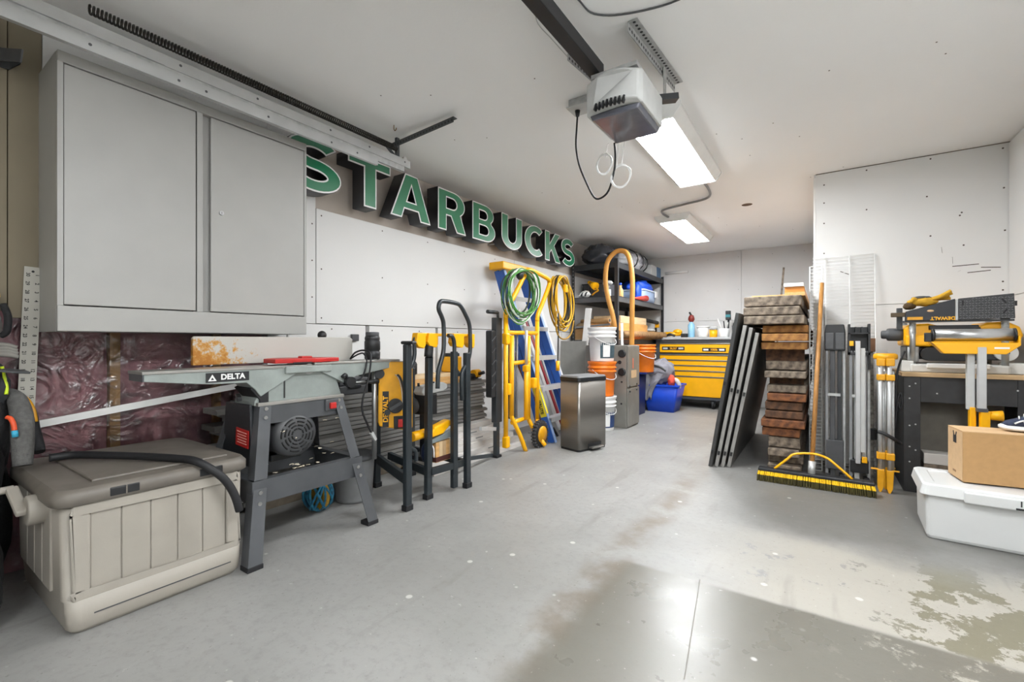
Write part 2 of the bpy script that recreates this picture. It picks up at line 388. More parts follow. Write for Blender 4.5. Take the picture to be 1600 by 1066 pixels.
# ------------------------------------------------------------ ceiling lights
DIFF = mat('lit_diffuser', '#ffffff', .4, emit=LAMP, var=0)
def ceiling_light(x0, x1, y0, y1, label):
    t = thing('ceiling_light', label, 'ceiling light', ((x0+x1)/2, (y0+y1)/2, H), group='ceiling lights')
    MB().prism([(x0, H), (x0, H-.022), (x0+.045, H-.075), (x1-.045, H-.075), (x1, H-.022), (x1, H)], 'y', y0, y1).build('housing', WPN, t, bev=.002)
    MB().box(x0+.052, x1-.052, y0+.035, y1-.035, H-.0800, H-.074).build('diffuser', DIFF, t)
    for y in (y0, y1): MB().prism([(x0-.004, H), (x0-.004, H-.025), (x0+.042, H-.081), (x1-.042, H-.081), (x1+.004, H-.025), (x1+.004, H)], 'y', y-.006, y+.008).build('end_cap', WHT, t)
    return t
ceiling_light(-1.05, -.68, 2.74, 4.06, 'long lit ceiling light next to the garage door opener')
ceiling_light(-1.55, -1.18, 5.15, 6.45, 'lit ceiling light deeper in the room above the tool chest')
ceiling_light(.20, .57, .35, 1.70, 'added ceiling light out of view on the right wall side of the opener rail')  # added out of view to brighten the room near the camera
ceiling_light(.20, .57, -2.0, -.65, 'added ceiling light out of view nearest the garage door')  # second added lamp, unseen behind the camera, fills the near half
CONDM = mat('flex_conduit', '#8c8d8f', .4, metal=.7)
tag(MB().tube([(-.86, 4.06, 2.375), (-.84, 4.35, 2.375), (-.90, 4.68, 2.38), (-1.15, 4.78, 2.38), (-1.37, 4.86, 2.38), (-1.42, 5.0, 2.38), (-1.40, 5.15, 2.375)], .011, sub=8).build('conduit', CONDM), 'bent flexible grey conduit linking the two lit ceiling lights', 'conduit')

# ------------------------------------------------------------ garage door opener
t = thing('garage_door_opener', 'grey garage door opener motor unit hanging from the ceiling', 'door opener', (-.79, 2.16, H))
b = MB(); rings = []
for k, y in enumerate((1.97, 2.0, 2.2, 2.30, 2.32)):
    s_ = (.012, 0, 0, 0, .02)[k]; q = []
    x0, x1, z0, z1 = -.925+s_, -.655-s_, 2.065+s_, 2.215-s_
    for i in range(13): a = i/12; q.append((x0+(x1-x0)*a, y-(.03*math.sin(PI*a) if k < 2 else 0), z1+.018*math.sin(PI*a)))
    for i in range(13): a = 1-i/12; q.append((x0+(x1-x0)*a, y-(.03*math.sin(PI*a) if k < 2 else 0), z0+.01*math.sin(PI*a)))
    rings.append(q)
b.loft(rings).build('cover', LGR, t, bev=.008)
sl = MB()
for k in range(8): sl.obox((-.86+k*.019, 1.955-.008*math.sin(k/7*PI), 2.078), (.008, .02, .03), (0, .35, 0))
sl.build('vent_slots', BLK, t, kind='stuff')
MB().prism([(-.915, 2.075), (-.665, 2.075), (-.68, 2.045), (-.90, 2.045)], 'y', 2.0, 2.31).build('light_lens', mat('smoked_lens', '#5a5c66', .2, coat=.5), t, bev=.008)
MB().box(-.90, -.68, 1.99, 2.35, 2.235, 2.255).build('chassis', GALV, t)
for x in (-.99, -.655): MB().bar((x, 2.36, 2.245), (-.88 if x < -.8 else -.70, 2.36, 2.245), .03, .004).build('mount_strap', GALV, t)
for x in (-.985, -.66): MB().box(x-.003, x+.003, 2.34, 2.375, 2.24, H).build('hanger', GALV, t)
MB().bar((-.69, 2.345, 2.235), (-.61, 2.40, 2.245), .05, .03).build('clamp', BLKM, t)
tag(MB().box(-.92, -.86, YF+.06, 2.05, 2.262, 2.325).build('opener_rail', mat('rail_dark', '#2b2b2d', .4, metal=.4), bev=.003), 'long dark steel rail running from the opener to the garage door', 'rail')
def perforated(name, label, p0, p1, wd, dirn, grp=None, side=(0,0,-1), m=None):
    # steel angle: one leg on the ceiling, one hanging, with punched slots
    t = thing(name, label, 'steel angle', p0, group=grp); p0, p1 = Vector(p0), Vector(p1); d = (p1-p0).normalized(); L_ = (p1-p0).length; dn = Vector(dirn); sd = Vector(side)
    b = MB()
    for u, v in ((dn, sd), (sd, dn)):
        c = [Vector((0,0,0)), u*wd, u*wd+v*.0035, v*.0035]; b.loft([[p0+q for q in c], [p1+q for q in c]])
    b.build('angle_iron', m or GALV, t)
    h = MB(); n = int(L_/.026)
    for k in range(n):
        c = p0+d*(L_*(k+.5)/n)
        for u, v in ((dn, sd), (sd, dn)):
            q = c+u*wd*.55; h.cyl(q-v*.001, q+v*.0042, .007, n=8)
    h.build('slots', BLK, t, kind='stuff')
    return t
perforated('slotted_angle', 'bright slotted steel angle above the opener, on the ceiling light side', (-.70, 1.93, 2.395), (-.66, 2.54, 2.395), .045, (.999, -.04, 0))
perforated('slotted_angle', 'short slotted steel angle above the opener, near the outlet box', (-1.02, 1.98, 2.395), (-.985, 2.36, 2.395), .032, (1, 0, 0))
t = thing('outlet_box', 'grey metal ceiling outlet box with black cord plugged in', 'outlet', (-1.16, 2.42, H))
MB().box(-1.215, -1.095, 2.37, 2.47, H-.045, H).build('box', GALV, t, bev=.004)
MB().box(-1.225, -1.085, 2.36, 2.48, H-.052, H-.044).build('cover_plate', LGR, t, bev=.002)
MB().cyl((-1.18, 2.42, H-.052), (-1.18, 2.42, H-.085), .016, .010).build('plug', BLK, t)
tag(MB().tube([(-1.18, 2.42, 2.325), (-1.185, 2.42, 2.25), (-1.19, 2.42, 2.14), (-1.17, 2.42, 2.03), (-1.13, 2.42, 1.93), (-1.08, 2.42, 1.83), (-1.04, 2.42, 1.81), (-.985, 2.41, 1.84), (-.945, 2.39, 1.93), (-.925, 2.36, 2.0), (-.91, 2.31, 2.055)], .0055, sub=6).build('power_cord', RUB), 'black power cord drooping from the ceiling outlet to the opener', 'cord')
t = thing('wire_coil', 'thin white wires coiled up and hanging under the opener', 'wire', (-.95, 2.38, 2.03))
for c, rx, rz, n in (((-1.0, 2.385, 1.985), .045, .055, 4), ((-.905, 2.39, 1.90), .055, .06, 4)):
    pts = [(c[0]+math.cos(a)*(rx+.004*math.sin(a*1.7)), c[1]+.004*math.sin(3*a), c[2]+math.sin(a)*(rz+.005*math.cos(a*2.3))) for a in [2*PI*i/18 for i in range(18*n+1)]]
    MB().tube(pts, .003, n=5).build('loop', WHT, t)
for x, z in ((-.99, 2.02), (-.93, 1.94), (-.90, 1.95)): MB().tube([(x, 2.385, z), (x+.01, 2.38, z+.06), (x+.04, 2.33, 2.07)], .0026, n=5, sub=5).build('lead', WHT, t)
tag(MB().tube([(-.84, 1.55, 2.394), (-.82, 1.69, 2.394), (-.80, 1.80, 2.394), (-.68, 1.88, 2.394), (-.48, 1.92, 2.394), (-.30, 1.86, 2.394)], .004, n=6, sub=6).build('ceiling_wire', DGR), 'thin dark wire stapled in a bow across the ceiling', 'wire')
tag(MB().tube([(-.94, 1.55, 2.396), (-.99, 1.63, 2.396), (-1.03, 1.72, 2.396), (-1.03, 1.85, 2.396), (-1.03, 2.0, 2.396)], .0022, n=5, sub=6).build('bell_wire', LGR), 'thin pale wire on the ceiling beside the opener rail', 'wire')

# ------------------------------------------------------------ overhead door track
TRK = mat('track_steel', '#b9bab9', .42, metal=.55, var=.1, scale=6)
def ctrack(z0, z1, y0, y1, x, name, parent):
    p = [(x-.022, z1), (x, z1), (x, z0), (x-.022, z0), (x-.022, z0+.006), (x-.0035, z0+.006), (x-.0035, z1-.006), (x-.022, z1-.006)]
    MB().prism(p, 'y', y0, y1).build(name, TRK, parent)
t = thing('door_track', 'pair of long galvanised garage door tracks below the ceiling', 'door track', (-2.40, 0, H))
ctrack(2.145, 2.195, YF+.1, 1.96, -2.385, 'lower_track', t); ctrack(2.215, 2.265, .80, 2.25, -2.395, 'upper_track', t); ctrack(2.215, 2.262, YF+.1, .80, -2.39, 'upper_track', t)
MB().box(-2.410, -2.400, YF+.1, 2.2, 2.18, 2.23).build('spacer_bar', GALV, t)
screws('rivets', [(-2.385, y, 2.17) for y in (.3, .55, .85, .96, 1.25, 1.62, 1.8)]+[(-2.395, y, 2.245) for y in (.86, 1.2, 1.62, 1.9, 2.2)], t, 'x', DGR, .006)
pts = []; n = 125
for i in range(n*8+1):
    a = 2*PI*i/8; pts.append((-2.405+.017*math.cos(a), .55+1.58*i/(n*8), 2.318+.017*math.sin(a)))
tag(MB().tube(pts, .0045, n=4).build('extension_spring', mat('spring_dark', '#33302c', .45, metal=.5)), 'long dark coil spring stretched above the door track', 'spring')
t = perforated('slotted_angle', 'dark slotted steel angle on the ceiling at the end of the door track', (-2.42, 2.10, 2.345), (-1.86, 2.10, 2.375), .035, (0, 1, 0), m=mat('angle_dark', '#55585a', .45, metal=.6))
t = thing('track_hanger', 'slotted steel hanger holding the end of the door track', 'bracket', (-2.41, 2.15, H))
MB().box(-2.43, -2.41, 2.14, 2.165, 2.20, H).build('strap', MATS['angle_dark'], t)
MB().bar((-2.42, 2.02, 2.34), (-2.42, 2.16, 2.25), .004, .025, up=(1, 0, 0)).build('brace', MATS['angle_dark'], t)
MB().cyl((-2.415, 2.21, 2.27), (-2.40, 2.21, 2.27), .018, n=14).build('pulley', GALV, t)
t = thing('wall_bracket', 'dark steel bracket high on the tan wall under the door track', 'bracket', (-2.85, .40, 2.15))
MB().prism([(.30, 2.16), (.40, 2.155), (.435, 2.20), (.40, 2.235), (.30, 2.25)], 'x', XL, XL+.012).build('plate', BLKM, t, bev=.002); MB().bar((-2.85, .34, 2.19), (-2.62, .40, 2.13), .006, .05).build('arm', STD if 'STD' in globals() else DGR, t)
tag(MB().tube([(-2.29, 2.01, 2.40), (-2.29, 2.01, 2.375), (-2.282, 2.01, 2.362), (-2.27, 2.01, 2.366), (-2.268, 2.01, 2.376)], .003, n=6, sub=4).build('ceiling_hook', mat('brass', '#7a5a22', .4, metal=.8)), 'small brass hook screwed into the ceiling', 'hook')

# ------------------------------------------------------------ channel letters
def arc(cx, cy, rx, ry, a0, a1, n=14): return [(cx+rx*math.cos(R(a0+(a1-a0)*i/n)), cy+ry*math.sin(R(a0+(a1-a0)*i/n))) for i in range(n+1)]
def thick(path, t):
    l, r = [], []
    for i, p in enumerate(path):
        a = path[max(i-1, 0)]; b = path[min(i+1, len(path)-1)]; dx, dy = b[0]-a[0], b[1]-a[1]; q = math.hypot(dx, dy); nx, ny = -dy/q*t/2, dx/q*t/2
        l.append((p[0]+nx, p[1]+ny)); r.append((p[0]-nx, p[1]-ny))
    return l+r[::-1]
def GL(ch):
    s = .235
    if ch == 'T': return [[(0,1),(0,.79),(.30,.79),(.30,0),(.56,0),(.56,.79),(.86,.79),(.86,1)]]
    if ch == 'A': return [[(0,0),(.33,1),(.63,1),(.96,0),(.70,0),(.64,.21),(.32,.21),(.26,0)], [(.385,.40),(.575,.40),(.48,.74)]]
    if ch == 'K': return [[(0,0),(0,1),(.25,1),(.25,.60),(.54,1),(.84,1),(.50,.555),(.86,0),(.565,0),(.335,.375),(.25,.27),(.25,0)]]
    if ch == 'U': return [[(0,1),(0,.36)]+arc(.40,.37,.40,.37,180,360)[1:]+[(.80,1),(.55,1),(.55,.40)]+arc(.40,.38,.15,.17,0,-180)[1:]+[(.25,1)]]
    if ch == 'C': return [thick(arc(.46,.5,.335,.385,48,312,28), .235)]
    if ch == 'S': return [thick(arc(.40,.69,.275,.195,28,270,20)+arc(.40,.305,.285,.19,90,-152,20)[1:], .225)]
    if ch == 'R': return [[(0,0),(0,1),(.42,1)]+arc(.44,.69,.36,.31,88,-50,14)+[(.84,0),(.55,0),(.37,.37),(.25,.37),(.25,0)], [(.25,.57),(.25,.81)]+arc(.42,.69,.12,.12,90,-90,8)]
    if ch == 'B': return [[(0,0),(0,1),(.42,1)]+arc(.44,.735,.33,.265,90,-45,12)+arc(.46,.285,.37,.285,52,-90,14), [(.25,.60),(.25,.81)]+arc(.41,.705,.11,.105,90,-90,8), [(.25,.19),(.25,.42)]+arc(.44,.305,.13,.115,90,-90,8)]
def inset(poly, d, outer=True):
    A = sum(poly[i][0]*poly[(i+1) % len(poly)][1]-poly[(i+1) % len(poly)][0]*poly[i][1] for i in range(len(poly)))
    p = poly if A > 0 else poly[::-1]; n = len(p); out = []; sg = 1 if outer else -1
    for i in range(n):
        a, b, c = p[i-1], p[i], p[(i+1) % n]
        e1 = Vector((b[0]-a[0], b[1]-a[1])); e2 = Vector((c[0]-b[0], c[1]-b[1]))
        if e1.length < 1e-6 or e2.length < 1e-6: continue
        e1.normalize(); e2.normalize()
        n1 = Vector((-e1.y, e1.x)); n2 = Vector((-e2.y, e2.x)); m = (n1+n2)
        if m.length < 1e-4: m = n1.copy()
        m.normalize(); k = min(1/max(m.dot(n1), .35), 2.2)
        out.append((b[0]+m.x*d*k*sg, b[1]+m.y*d*k*sg))
    return out
def fill_mesh(loops, ext):
    cu = bpy.data.curves.new('l', 'CURVE'); cu.dimensions = '2D'; cu.fill_mode = 'BOTH'; cu.extrude = ext
    for lp in loops:
        sp = cu.splines.new('POLY'); sp.points.add(len(lp)-1)
        for i, p in enumerate(lp): sp.points[i].co = (p[0], p[1], 0, 1)
        sp.use_cyclic_u = True
    o = bpy.data.objects.new('l', cu); C.objects.link(o)
    me = bpy.data.meshes.new_from_object(o.evaluated_get(bpy.context.evaluated_depsgraph_get()))
    bpy.data.objects.remove(o); bpy.data.curves.remove(cu); return me
GREEN = mat('sign_green', '#1d7550', .28, var=.06, scale=5, coat=1)
SBLK = mat('sign_return_black', '#17171a', .4, var=.2)
LTW = [('S', 1.51, .385), ('T', 1.945, .375), ('A', 2.315, .43), ('R', 2.83, .37), ('B', 3.29, .36), ('U', 3.755, .385), ('C', 4.19, .39), ('K', 4.635, .385), ('S', 5.04, .37)]
LLAB = ['green illuminated sign letter S partly behind the grey wall cabinet', 'green sign letter T crossed by the end of the door track', 'green sign letter A between the letters T and R', 'green sign letter R between the letters A and B', 'green sign letter B between the letters R and U', 'green sign letter U between the letters B and C', 'green sign letter C between the letters U and K', 'green sign letter K between the letters C and S', 'green sign letter S at the end of the row beside the black shelving']
for (ch, y0, wd), lb in zip(LTW, LLAB):
    z0, hh, xf = 1.955, .355, -2.68
    lps = GL(ch); wmax = max(p[0] for p in lps[0]); wmin = min(p[0] for p in lps[0]); zmn = min(p[1] for p in lps[0]); zmx = max(p[1] for p in lps[0])
    lps = [[((p[0]-wmin)/(wmax-wmin)*wd, (p[1]-zmn)/(zmx-zmn)*hh) for p in lp] for lp in lps]
    t = thing('sign_letter', lb, 'sign letter', (-2.75, y0+wd/2, z0), group='illuminated sign letters on the left wall')
    def put(name, loops, ext, x, m):
        me = fill_mesh(loops, ext); M = Matrix.Translation((x, y0, z0)) @ Euler(FX).to_matrix().to_4x4(); me.transform(WM[t].inverted() @ M); me.name = name
        return link(name, me, m, t)
    put('return_shell', lps, .062, xf-.064, SBLK)
    put('white_rim', [inset(lp, .0025, i == 0) for i, lp in enumerate(lps)], .002, xf-.001, WHT)
    put('green_face', [inset(lp, .0125, i == 0) for i, lp in enumerate(lps)], .002, xf+.001, GREEN)
    cy = {'T': .5, 'A': .2, 'R': .1, 'B': .1, 'U': .1, 'C': .15, 'K': .1, 'S': .5}[ch]
    for zz in ((.05, .30) if ch != 'A' else (.04, .08)): MB().cyl((XL-.014, y0+cy*wd, z0+zz), (xf-.12, y0+cy*wd, z0+zz), .006, n=8).build('standoff', GALV, t)

# ------------------------------------------------------------ wall cabinet
CAB = mat('cabinet_grey', '#a5a4a0', .42, var=.03, scale=6, bump=.02, bscale=200)
t = thing('wall_cabinet', 'large grey metal wall cabinet with two sliding doors', 'cabinet', (-2.70, 1.03, 1.04))
x0, x1, y0, y1, z0, z1 = XL+.001, -2.56, .49, 1.57, 1.04, 2.185
b = MB(); b.box(x0, x1-.031, y0, y0+.02, z0, z1); b.box(x0, x1-.031, y1-.02, y1, z0, z1); b.box(x0, x1-.031, y0+.02, y1-.02, z0, z0+.02); b.box(x0, x1-.031, y0+.02, y1-.02, z1-.02, z1); b.box(x0, x0+.01, y0+.02, y1-.02, z0+.02, z1-.02)
b.build('body', CAB, t)
MB().box(x1-.03, x1, y0, y1, z0, z0+.105).build('bottom_rail', CAB, t, bev=.003)
MB().box(x1-.03, x1, y0, y1, z1-.045, z1).build('top_rail', CAB, t, bev=.003)
MB().box(x1-.03, x1-.001, y0, y0+.018, z0+.105, z1-.045).build('side_stile', CAB, t)
MB().box(x1-.03, x1-.001, y1-.014, y1, z0+.105, z1-.045).build('side_stile', CAB, t)
MB().box(x1-.016, x1-.002, y0+.02, .985, z0+.110, z1-.049).build('door', CAB, t, bev=.003)
d2 = MB().box(x1-.016, x1-.002, 1.052, y1-.016, z0+.110, z1-.049).build('door', CAB, t, bev=.003)
MB().box(x1-.016, x1-.001, .99, 1.016, z0+.105, z1-.045).build('centre_stile', CAB, t, bev=.002)
MB().box(x1-.05, x1-.03, .985, 1.06, z0+.02, z1-.02).build('rear_channel', CAB, t)
b = MB().cyl((x1-.004, 1.10, 1.66), (x1+.006, 1.10, 1.66), .011, n=16); b.build('lock', CHROME, d2)
MB().box(x1+.005, x1+.0065, 1.099, 1.101, 1.654, 1.666).build('keyhole', BLK, d2)

# ------------------------------------------------------------ drywall squares and trim on the left wall
RUL = mat('ruler_white', '#b8b5ab', .45, var=.06, scale=8)
t = thing('tee_square', 'pale metal ruler blade with black numbers propped on the wall', 'ruler', (-2.83, .46, .5))
M = Matrix.Translation((-2.845, .437, .43)) @ Euler((R(-2.2), R(-1), 0)).to_matrix().to_4x4() @ Matrix.Translation((0, 0, 0))
def sq(t, M, hh, m, n, cols, ink):
    b = MB(); b.box(-.002, .002, -.027, .027, 0, hh, M); b.build('blade', m, t)
    for k in range(n):
        z = hh-.035-k*.038
        for c, num in ((-.015, n+10-k), (.014, k+1)):
            if z < .03: continue
            L_ = M @ Vector((.0026, c, z)); text(str(num), .017, ink, L_, (M.to_euler()[0], M.to_euler()[1], 0) if False else (PI/2, R(90), PI/2), t, 'numeral', ext=.0003, bold=.0004)
    return t
INK = mat('ink', '#2a2826', .7)
sq(t, M, .895, RUL, 20, 2, INK)
b = MB(); b.cyl(M @ Vector((.001, 0, .875)), M @ Vector((.003, 0, .875)), .005, n=10); b.build('hang_hole', BLK, t)
tag(MB().bar((-2.858, .40, .622), (-2.858, 1.48, .755), .012, .032).build('trim_strip', WPN), 'long white trim strip slanting along the pink insulation', 'trim strip')

# ------------------------------------------------------------ bags at the left edge
NYL = mat('black_nylon', '#19191b', .75, var=.3, scale=30, bump=.3, bscale=120)
GFELT = mat('grey_felt', '#5d5c5a', .9, var=.2, scale=60, bump=.3, bscale=150)
t = thing('backpack', 'black nylon backpack with grey padded strap standing by the hose box', 'backpack', (-2.5, .26, 0))
MB().blob((-2.50, .215, .19), (.20, .12, .20), .10, 2.2, 3, flat=0, fold=.05).build('body', NYL, t); MB().blob((-2.66, .255, .50), (.13, .10, .22), .12, 2.2, 13, fold=.05).build('upper_pack', NYL, t)
MB().blob((-2.36, .235, .13), (.09, .08, .13), .10, 3, 5, flat=.004).build('front_pocket', mat('black_nylon_dull', '#222224', .85, var=.2, scale=25, bump=.2), t)
MB().tube([(-2.72, .375, .79), (-2.68, .395, .765), (-2.62, .40, .70), (-2.57, .395, .62), (-2.54, .39, .52)], [.022, .030, .034, .034, .028], n=10, sub=5).build('padded_strap', GFELT, t)
MB().blob((-2.74, .335, .66), (.09, .055, .20), .16, 3, 23, fold=.08).build('side_pouch', NYL, t)
MB().tube([(-2.66, .352, .90), (-2.66, .358, .86), (-2.655, .364, .82), (-2.65, .362, .79)], .006, n=6, sub=5).build('zip_cord', mat('neon_yellow', '#c8e01e', .5), t)
MB().blob((-2.70, .33, .82), (.06, .045, .10), .25, 3, 9, fold=.1).build('top_flap', mat('grey_black_cloth', '#2e2f33', .9, var=.35, scale=8), t)
t = thing('sling_bag', 'black bag with yellow edged strap leaning beside the pale ruler', 'bag', (-2.72, .40, .46))
MB().tube([(-2.80, .40, .76), (-2.78, .425, .75), (-2.755, .445, .70), (-2.74, .455, .62), (-2.725, .462, .56), (-2.71, .463, .535)], [.012, .018, .02, .02, .022, .02], n=8, sub=5).build('strap', NYL, t)
MB().tube([(-2.80, .40, .775), (-2.775, .43, .765), (-2.748, .45, .72), (-2.735, .458, .66)], .008, n=6, sub=5).build('yellow_edge', YELD, t)
MB().blob((-2.81, .33, .28), (.05, .07, .30), .15, 2.5, 11, flat=0).build('pouch', NYL, t)
t = thing('hand_tool', 'small tool with orange and blue grip tucked in the backpack', 'tool', (-2.45, .36, .58))
MB().tube([(-2.56, .352, .71), (-2.55, .360, .705), (-2.54, .366, .685), (-2.535, .368, .66)], .008, n=8, sub=5).build('orange_grip', mat('orange_red', '#e0552a', .5), t)
MB().tube([(-2.535, .368, .66), (-2.532, .370, .635)], .0095, n=8).build('blue_grip', mat('cyan_blue', '#3aa6c8', .5), t)
t = thing('cap', 'dark cap hanging above the black backpack', 'cap', (-2.66, .30, .86))
MB().blob((-2.66, .29, .90), (.09, .055, .045), .1, 3, 2).build('crown', BLK, t)
MB().prism([(.0, -.05), (.05, -.045), (.085, 0), (.05, .045), (0, .05)], 'z', 0, .008, Matrix.Translation((-2.62, .345, .885)) @ Euler((0, R(10), R(60))).to_matrix().to_4x4()).build('brim', DGR, t, bev=.002)
t = thing('work_glove', 'pale grey work glove hanging above the dark cap', 'glove', (-2.70, .32, .95))
MB().blob((-2.70, .32, .975), (.05, .025, .035), .15, 3, 4).build('palm', mat('glove_grey', '#7d7a74', .9, var=.15), t)
for k in range(4): MB().tube([(-2.69+.012*k, .34, .985-.012*k), (-2.68+.012*k, .37, .982-.012*k), (-2.675+.012*k, .395, .972-.012*k)], [.011, .011, .008], n=7, sub=3).build('finger', MATS['glove_grey'], t)
t = thing('hanging_jacket', 'black and white jacket with yellow collar hanging at the wall', 'jacket', (-2.78, .33, 1.0))
MB().blob((-2.78, .325, 1.07), (.06, .04, .10), .2, 3, 8, fold=.1).build('white_sleeve', mat('pale_cloth', '#a8a7a2', .9), t)
MB().tube([(-2.74, .365, 1.15), (-2.73, .378, 1.10), (-2.73, .375, 1.04), (-2.74, .36, 1.02)], .012, n=8, sub=5).build('black_trim', NYL, t)
MB().blob((-2.80, .335, 1.185), (.05, .03, .035), .2, 3, 6).build('collar', mat('pale_yellow', '#d9b21d', .8), t)
MB().blob((-2.80, .28, .95), (.05, .05, .16), .2, 3, 16, fold=.1).build('body', NYL, t)

# ------------------------------------------------------------ hose reel box
BEI = mat('beige_resin', '#9d978d', .5, var=.05, scale=8, bump=.03, bscale=120)
TAU = mat('taupe_resin', '#6c665e', .5, var=.16, scale=10, bump=.04, bscale=80)
t = thing('hose_reel_box', 'beige plastic hose reel box with dark taupe lid and side crank', 'hose box', (-2.43, .70, 0))
def rrect(x0, x1, y0, y1, r, z, n=5):
    o = []
    for cx, cy, a in ((x1-r, y1-r, 0), (x0+r, y1-r, 90), (x0+r, y0+r, 180), (x1-r, y0+r, 270)):
        for i in range(n+1): q = R(a+90*i/n); o.append((cx+r*math.cos(q), cy+r*math.sin(q), z))
    return o
b = MB(); b.loft([rrect(-2.74, -2.10, .44, .96, .03, 0), rrect(-2.755, -2.082, .425, .975, .035, .02), rrect(-2.755, -2.078, .418, .98, .035, .118), rrect(-2.755, -2.096, .412, .982, .03, .122), rrect(-2.77, -2.096, .408, .988, .03, .44)], True)
body = b.build('body', BEI, t)
# raised rim round the front panel and the vertical boards
def ringframe(x, y0, y1, z0, z1, wd, th):
    b = MB(); b.box(x, x+th, y0, y1, z0, z0+wd); b.box(x, x+th, y0, y1, z1-wd, z1); b.box(x, x+th, y0, y0+wd, z0+wd, z1-wd); b.box(x, x+th, y1-wd, y1, z0+wd, z1-wd); return b
b = MB(); b.box(-2.10, -2.080, .435, .962, .112, .142); b.box(-2.10, -2.080, .435, .962, .408, .444); b.box(-2.10, -2.080, .435, .482, .142, .408); b.box(-2.10, -2.080, .915, .962, .142, .408); b.build('front_frame', BEI, t, bev=.008, seg=3)
for k in range(5):
    yy = .482+k*.0868; MB().box(-2.099, -2.090, yy, yy+.0838, .138, .412).build('front_board', BEI, t, bev=.003)
MB().box(-2.082, -2.0785, .49, .93, .058, .062).build('base_groove', DGR, t)
for k in range(4): MB().box(-2.66+k*.115, -2.555+k*.115, .404, .416, .13, .42).build('side_board', BEI, t, bev=.003)
lid = MB().loft([rrect(-2.785, -2.085, .395, 1.0, .05, .438), rrect(-2.80, -2.07, .385, 1.01, .06, .445), rrect(-2.80, -2.07, .385, 1.01, .06, .478), rrect(-2.785, -2.085, .40, .995, .055, .497)], True).build('lid', TAU, t)
MB().box(-2.70, -2.15, .50, .95, .494, .506).build('lid_panel', TAU, lid, bev=.008)
for y in (.53, .81):
    MB().box(-2.092, -2.068, y, y+.085, .452, .482).build('latch', BLK, lid, bev=.003)
    MB().box(-2.071, -2.066, y+.044, y+.048, .452, .482).build('latch_gap', TAU, lid)
b = MB().cyl((-2.30, .412, .405), (-2.30, .36, .405), .052, n=24); hub = b.build('crank_hub', BEI, t, bev=.005)
MB().bar((-2.29, .352, .40), (-2.43, .345, .465), .022, .034, up=(0, 1, 0)).build('crank_arm', BEI, hub, bev=.006)
MB().cyl((-2.425, .35, .463), (-2.43, .22, .462), .013, n=14).build('crank_grip', BEI, hub)
tag(MB().tube([(-2.58, .47, .527), (-2.56, .54, .528), (-2.44, .62, .527), (-2.30, .70, .525), (-2.17, .765, .522), (-2.08, .80, .516), (-2.035, .845, .475), (-2.02, .885, .425), (-2.012, .915, .36), (-2.015, .935, .29)], .0155, n=12, sub=6).build('black_hose', RUB), 'bent length of black hose lying over the hose box lid', 'hose')

# ------------------------------------------------------------ jointer
JG = mat('jointer_grey', '#8d9490', .45, var=.12, scale=12, bump=.05, bscale=90)
JT = mat('jointer_table_top', '#9b9994', .35, metal=.5, var=.12, scale=7, stretch=(1, .3, 1))
STD = mat('stand_dark', '#4b4d50', .4, var=.2, scale=6, spec=.5)
def rust_material():
    m = bpy.data.materials.new('rusty_fence'); m.use_nodes = True; nt = m.node_tree; b = nt.nodes['Principled BSDF']; N = nt.nodes.new; L = nt.links.new
    g = N('ShaderNodeNewGeometry'); sp = N('ShaderNodeSeparateXYZ'); L(g.outputs['Position'], sp.inputs[0])
    nz = N('ShaderNodeTexNoise'); nz.inputs['Scale'].default_value = 26; nz.inputs['Detail'].default_value = 9; nz.inputs['Roughness'].default_value = .75; L(g.outputs['Position'], nz.inputs['Vector'])
    mr = N('ShaderNodeMapRange'); L(sp.outputs[1], mr.inputs[0]); mr.inputs[1].default_value = .90; mr.inputs[2].default_value = 1.45; mr.inputs[3].default_value = .14; mr.inputs[4].default_value = -.22
    mz = N('ShaderNodeMapRange'); L(sp.outputs[2], mz.inputs[0]); mz.inputs[1].default_value = .89; mz.inputs[2].default_value = 1.02; mz.inputs[3].default_value = .05; mz.inputs[4].default_value = -.05
    a = N('ShaderNodeMath'); L(nz.outputs['Fac'], a.inputs[0]); L(mr.outputs[0], a.inputs[1]); a2 = N('ShaderNodeMath'); L(a.outputs[0], a2.inputs[0]); L(mz.outputs[0], a2.inputs[1])
    rp = N('ShaderNodeValToRGB'); e = rp.color_ramp.elements; e[0].position = .52; e[0].color = lin('#b5b2ab'); e[1].position = .60; e[1].color = lin('#b98a45')
    k = e.new(.70); k.color = lin('#a4691c')
    L(a2.outputs[0], rp.inputs[0]); L(rp.outputs[0], b.inputs['Base Color']); b.inputs['Roughness'].default_value = .55; b.inputs['Metallic'].default_value = .15
    return m
t = thing('jointer', 'grey woodworking jointer with rusty fence on splayed dark stand', 'jointer', (-2.35, 1.30, 0))
MB().prism([(1.075, .775), (1.12, .72), (1.12, .70), (1.16, .70), (1.16, .76), (1.13, .80)], 'x', -2.37, -2.212).build('mouth', RUB, t)
MB().bar((-2.2235, 1.13, .735), (-2.2235, 1.235, .835), .004, .007).build('dovetail_seam', RUB, t); MB().bar((-2.2235, 1.245, .715), (-2.2235, 1.245, .835), .004, .006, up=(0, 1, 0)).build('dovetail_seam', RUB, t)
MB().box(-2.43, -2.2, 1.105, 1.575, .688, .705).build('base_flange', JT, t, bev=.003)
base = MB().prism([(1.10, .69), (1.10, .71), (1.20, .86), (1.52, .86), (1.57, .71), (1.57, .69)], 'x', -2.42, -2.225).build('base_casting', JG, t, bev=.005)
inf = MB().prism([(.665, .868), (.665, .838), (.90, .810), (1.055, .806), (1.09, .775), (1.12, .735), (1.34, .86), (1.34, .868)], 'x', -2.35, -2.205).build('infeed_table', JG, t, bev=.003)
MB().box(-2.36, -2.20, .66, 1.345, .866, .878).build('infeed_top', JT, inf, bev=.002)
